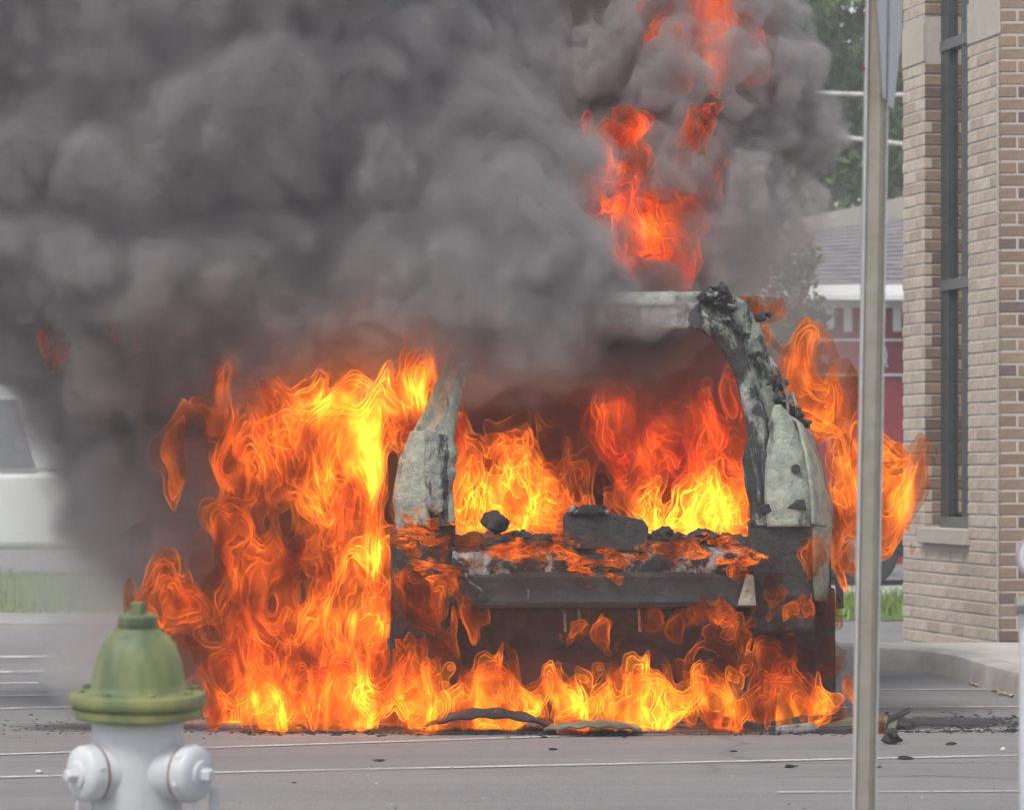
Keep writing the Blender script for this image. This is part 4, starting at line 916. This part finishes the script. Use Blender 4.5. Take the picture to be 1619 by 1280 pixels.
# smaller licks
flame([[(1120,1010),(1220,1000),(1228,1090),(1225,1115),(1110,1115),(1090,1070)]], 13.32, .06, .008, (1.0, (1190,1050,40,1.2)), 27, 'flames in the right rear wheel well', LV, soft=.05, period=.5)
flame([[(612,835),(640,820),(700,850),(705,885),(720,905),(670,895),(640,870)], [(730,872),(800,866),(870,872),(880,885),(800,882),(740,884)]], 13.2, .035, .007, (1.1, (660,860,30,.8)), 31, 'flames licking over the boot sill on the left', (.2, .8), soft=.03, period=.3, warp=.2, zs=1.3, xst=.45)
flame([[(880,850),(893,850),(925,900),(915,906),(890,880)], [(945,872),(965,876),(998,900),(985,905),(955,885)], [(1015,866),(1060,862),(1105,858),(1110,872),(1060,880),(1020,880)], [(1120,850),(1135,852),(1185,880),(1178,890),(1140,868)]], 13.2, .025, .007, (1.0, ), 33, 'small flames over the boot sill on the right', (.1, .7), soft=.022, period=.25, warp=.2, zs=1.3, xst=.45)
flame([[(640,915),(700,930),(740,980),(745,1000),(700,1005),(640,980)]], 13.25, .07, .008, (.8,), 35, 'flames wrapping round the left end of the beam', (-.3, .3, .9), soft=.04, period=.4)
flame([[(1030,965),(1190,952),(1110,985),(1040,1000)], [(880,1000),(1010,992),(980,1012),(885,1018)]], 13.26, .03, .007, (.7,), 37, 'flames hanging under the bumper beam', (.3, .9), soft=.025, period=.3)
flame([[(1270,850),(1300,850),(1296,905),(1280,915)], [(1215,935),(1250,950),(1290,930),(1285,965),(1220,970)], [(1325,890),(1340,860),(1345,890),(1335,920)], [(1160,905),(1175,890),(1172,925)]], 13.24, .025, .0065, (1.5,), 39, 'little flames on the right rear corner', (.2, .8), soft=.022, period=.25)
flame([[(1225,950),(1320,955),(1320,985),(1240,975)], [(1225,1020),(1310,1010),(1325,1040),(1225,1070)]], 13.30, .03, .008, (.2,), 41, 'faint wisps of flame over the wheel arch liner', (-.1, .5), soft=.04, period=.5, mat=M_flr)
flame([[(70,540),(90,535),(105,560),(90,568)], [(185,515),(205,525),(215,550),(195,535)]], 13.6, .04, .01, (.55,), 43, 'two faint wisps of fire inside the left smoke', (-.3, .3), soft=.03, period=.3, mat=M_flr)

# ------------------------------------------------------------------ smoke: billowing bodies with real volume
def smoke_mat(name, alb, dens, var=0):
    m = bpy.data.materials.new(name); m.use_nodes = True; n = m.node_tree.nodes; n.remove(n['Principled BSDF'])
    v = n.new('ShaderNodeVolumePrincipled'); v.inputs['Color'].default_value = (*alb, 1); v.inputs['Density'].default_value = dens; v.inputs['Anisotropy'].default_value = .0
    if var:                            # turbulent density
        L = m.node_tree.links; tc = n.new('ShaderNodeTexCoord'); nz = n.new('ShaderNodeTexNoise'); nz.inputs['Scale'].default_value = var; nz.inputs['Detail'].default_value = 7; nz.inputs['Roughness'].default_value = .68; nz.inputs['Distortion'].default_value = .9
        mr = n.new('ShaderNodeMapRange'); mr.inputs[1].default_value = .38; mr.inputs[2].default_value = .62; mr.inputs[3].default_value = dens*.12; mr.inputs[4].default_value = dens*1.6
        L.new(tc.outputs['Object'], nz.inputs['Vector']); L.new(nz.outputs[0], mr.inputs[0]); L.new(mr.outputs[0], v.inputs['Density'])
        m.cycles.volume_step_rate = .5
    m.node_tree.links.new(v.outputs[0], n['Material Output'].inputs['Volume']); return m
def smoke(blobs, vox, mat, label, seed, amps=((.8, .06), (.35, .035), (.15, .014)), level=0, k=.12, name='smoke', zmin=.02, fringe=None):
    B = []
    for px, py, Y, r in blobs:
        p = P(px, py, Y); B.append((p.x, p.y, p.z, r))
    B = np.array(B); o = np.array([(B[:, i]-B[:, 3]).min()-.55 for i in range(3)]); hi = np.array([(B[:, i]+B[:, 3]).max()+.55 for i in range(3)]); o[2] = max(o[2], zmin)
    n = ((hi-o)/vox).astype(int)+1; ax = [(o[i]+np.arange(n[i])*vox).astype(np.float32) for i in range(3)]
    X, Y, Z = np.meshgrid(*ax, indexing='ij'); acc = np.zeros(X.shape, np.float32)
    for x, y, z, r in B: acc += np.exp(np.minimum(30, -(np.sqrt((X-x)**2+(Y-y)**2+(Z-z)**2)-r)/k))
    Fd = k*np.log(acc+1e-9)
    for i, (per, am) in enumerate(amps):
        Fd += am*(np.minimum(np.abs(samp(SV[(seed+i) % 4], X/(per*3)+.1*seed, Y/(per*3)+.37*seed, Z/(per*3)+.2)), 2)*1.2-.7)
    v, q = iso(name, Fd, o, vox, level+1e-4); org = v.mean(0); org[2] = v[:, 2].min()
    ob = link(name, quick_mesh(name, v-org, q), mat, None, True); ob.location = org
    tag(ob, label, 'smoke', kind='stuff')
    for d_, m_ in fringe or ():
        v, q = iso(name, Fd, o, vox, -d_); f_ = link('smoke_fringe', quick_mesh('smoke_fringe', v-org, q), m_, ob, True); tag(f_, kind='stuff')
    return ob
M_sm = smoke_mat('smoke_grey', (.50, .48, .482), 10, 3.0)
M_smr = smoke_mat('smoke_column_grey', (.57, .535, .535), 10.0)
M_f1 = smoke_mat('smoke_fringe_inner', (.50, .48, .482), 3.0)
M_f2 = smoke_mat('smoke_fringe_outer', (.50, .48, .482), 1.3)
FR = ((.05, M_f1), (.12, M_f2))
M_smd = smoke_mat('smoke_dark', (.42, .36, .36), 12.0)
M_int = smoke_mat('smoke_inside', (.36, .27, .25), 7.0)
M_top = smoke_mat('smoke_under_roof', (.44, .39, .385), 9.0)
M_smt = smoke_mat('smoke_thin', (.66, .63, .62), .8)
M_smr2 = smoke_mat('smoke_thin_right', (.60, .57, .57), .35)
M_smt2 = smoke_mat('smoke_thin_edge', (.72, .69, .68), .4)
FT = ((.07, M_smt2), (.14, M_smt2), (.21, M_smt2))
rs = random.Random(3)
left = [(px+rs.uniform(-45, 45), py+rs.uniform(-45, 30), 13.95+.12*math.sin(px*.011+py*.004)+.08*math.sin(py*.017-px*.006), rs.uniform(.24, .31)) for py in range(-150, 455, 68) for px in range(-180, 660, 68) if px < 600+max(py, 0)*.35 and (px > 150 or py < 400)]
left += [(740, 200, 13.9, .16), (760, 300, 13.8, .16), (750, 380, 13.7, .24), (800, 400, 13.7, .19), (860, 420, 13.6, .12), (820, 440, 13.35, .13), (800, 475, 13.3, .11), (860, 450, 13.4, .09), (740, 420, 13.5, .2), (850, 500, 13.4, .05), (780, 515, 13.35, .05), (640, 450, 13.7, .16), (520, 480, 13.9, .2), (400, 490, 13.9, .22), (300, 520, 14.0, .3)]
left += [(240, 620, 14.2, .28), (200, 540, 14.1, .3), (330, 700, 14.4, .3), (240, 760, 14.3, .24), (320, 860, 14.4, .26), (400, 900, 14.5, .3), (450, 780, 14.5, .35), (480, 650, 14.5, .35), (600, 640, 14.6, .3), (560, 900, 14.5, .3), (400, 1020, 14.4, .2)]
smoke(left, .034, M_sm, 'thick grey smoke rolling off to the left of the car', 2, ((.9, .06), (.4, .045), (.17, .028), (.075, .012)), k=.12, fringe=FR)
right = [(1130, -60, 15.0, .26), (1090, 130, 15.0, .30), (1165, 60, 15.0, .17), (1240, 145, 14.9, .105), (1145, 215, 14.9, .13), (1070, 280, 15.0, .33), (1135, 300, 14.9, .11), (1030, 220, 15.0, .26), (1010, 380, 15.0, .26), (1100, 400, 15.0, .25), (1150, 370, 14.9, .11)]
smoke(right, .028, M_smr, 'pale lumpy smoke column rising to the right above the roof', 3, ((.5, .08), (.22, .05), (.1, .03), (.05, .012)), fringe=((.03, M_f1),))
mid = [(900, y, 15.6, .5) for y in range(-100, 420, 90)]+[(780, y, 15.8, .4) for y in range(-100, 300, 90)]
smoke(mid, .06, M_smd, 'dark sooty smoke between the two lighter billows', 1)
ins = [(780, 640, 14.6, .22), (880, 620, 14.5, .26), (950, 700, 14.8, .24), (1000, 590, 14.4, .22), (1090, 580, 14.5, .24), (900, 760, 15.0, .24), (1100, 700, 14.9, .25), (800, 760, 15.0, .25), (850, 540, 13.8, .14), (1000, 540, 13.8, .12), (1090, 545, 13.9, .1), (1130, 640, 14.5, .2)]
smoke(ins, .04, M_int, 'dark brown smoke inside the car behind the rear window opening', 0)
hang = [(860, 560, 13.62, .08), (910, 545, 13.66, .10), (985, 535, 13.7, .10), (1060, 535, 13.75, .09), (800, 575, 13.68, .06)]
smoke(hang, .025, M_top, 'grey smoke hanging under the roof edge in the window opening', 1, ((.4, .05), (.15, .02)), k=.06, fringe=((.03, M_f1),))
veil = [(950, 492, 13.28, .06), (1010, 492, 13.26, .07), (1070, 495, 13.26, .06)]
smoke(veil, .02, smoke_mat('smoke_veil', (.5, .47, .46), 5.0), 'thin grey smoke curling over the roof edge from the opening', 3, ((.2, .03),), k=.05, fringe=((.03, M_f2),))
farh = [(-60, 700, 19, .9), (60, 880, 19, .8), (200, 860, 19, .8), (120, 760, 18.6, .7), (300, 900, 19, .7), (-100, 900, 19, .8)]
smoke(farh, .08, smoke_mat('smoke_far_haze', (.8, .78, .77), .10), 'pale hot haze in front of the white minivan', 2, ((.8, .2),), k=.2, fringe=((.2, smoke_mat('smoke_far_haze_edge', (.8, .78, .77), .05)),))
thin = [(220, 800, 14.3, .25), (210, 950, 14.3, .22), (260, 1020, 14.2, .18), (210, 660, 14.3, .25), (110, 560, 14.3, .2), (300, 1090, 14.1, .12)]
smoke(thin, .05, M_smt, 'thin grey haze of smoke behind the hydrant', 1, fringe=FT)
thr = [(1205, 330, 14.6, .16), (1195, 420, 14.5, .18), (1150, 400, 14.5, .2), (1270, 530, 14.2, .15), (1310, 590, 14.0, .12), (1220, 480, 14.3, .15)]
smoke(thr, .04, M_smr2, 'thin smoke drifting past the right side of the roof', 2, fringe=((.07, M_smr2),))
low = [(800, 1020, 13.75, .14), (900, 1040, 13.75, .14), (1000, 1040, 13.75, .14), (1100, 1030, 13.75, .13), (720, 1060, 13.7, .13), (850, 1000, 13.75, .13), (1050, 990, 13.8, .12), (960, 1000, 13.8, .12)]
smoke(low, .03, M_int, 'dark smoke hanging under the rear of the car', 3, ((.3, .05),))


# the hazy air of the day, one even closed box round everything
hz_ = NT('haze'); hz_.n.remove(hz_.b); v = hz_.n.new('ShaderNodeVolumePrincipled'); v.inputs['Color'].default_value = (.93, .93, .95, 1); v.inputs['Density'].default_value = .0035; hz_.l.new(v.outputs[0], hz_.o.inputs['Volume'])
b = MB(); b.box((-403, -23, -1), (403, 903, 12.8)); o = b.build('haze', hz_.m); tag(o, 'faint haze in the air', 'haze', kind='stuff')
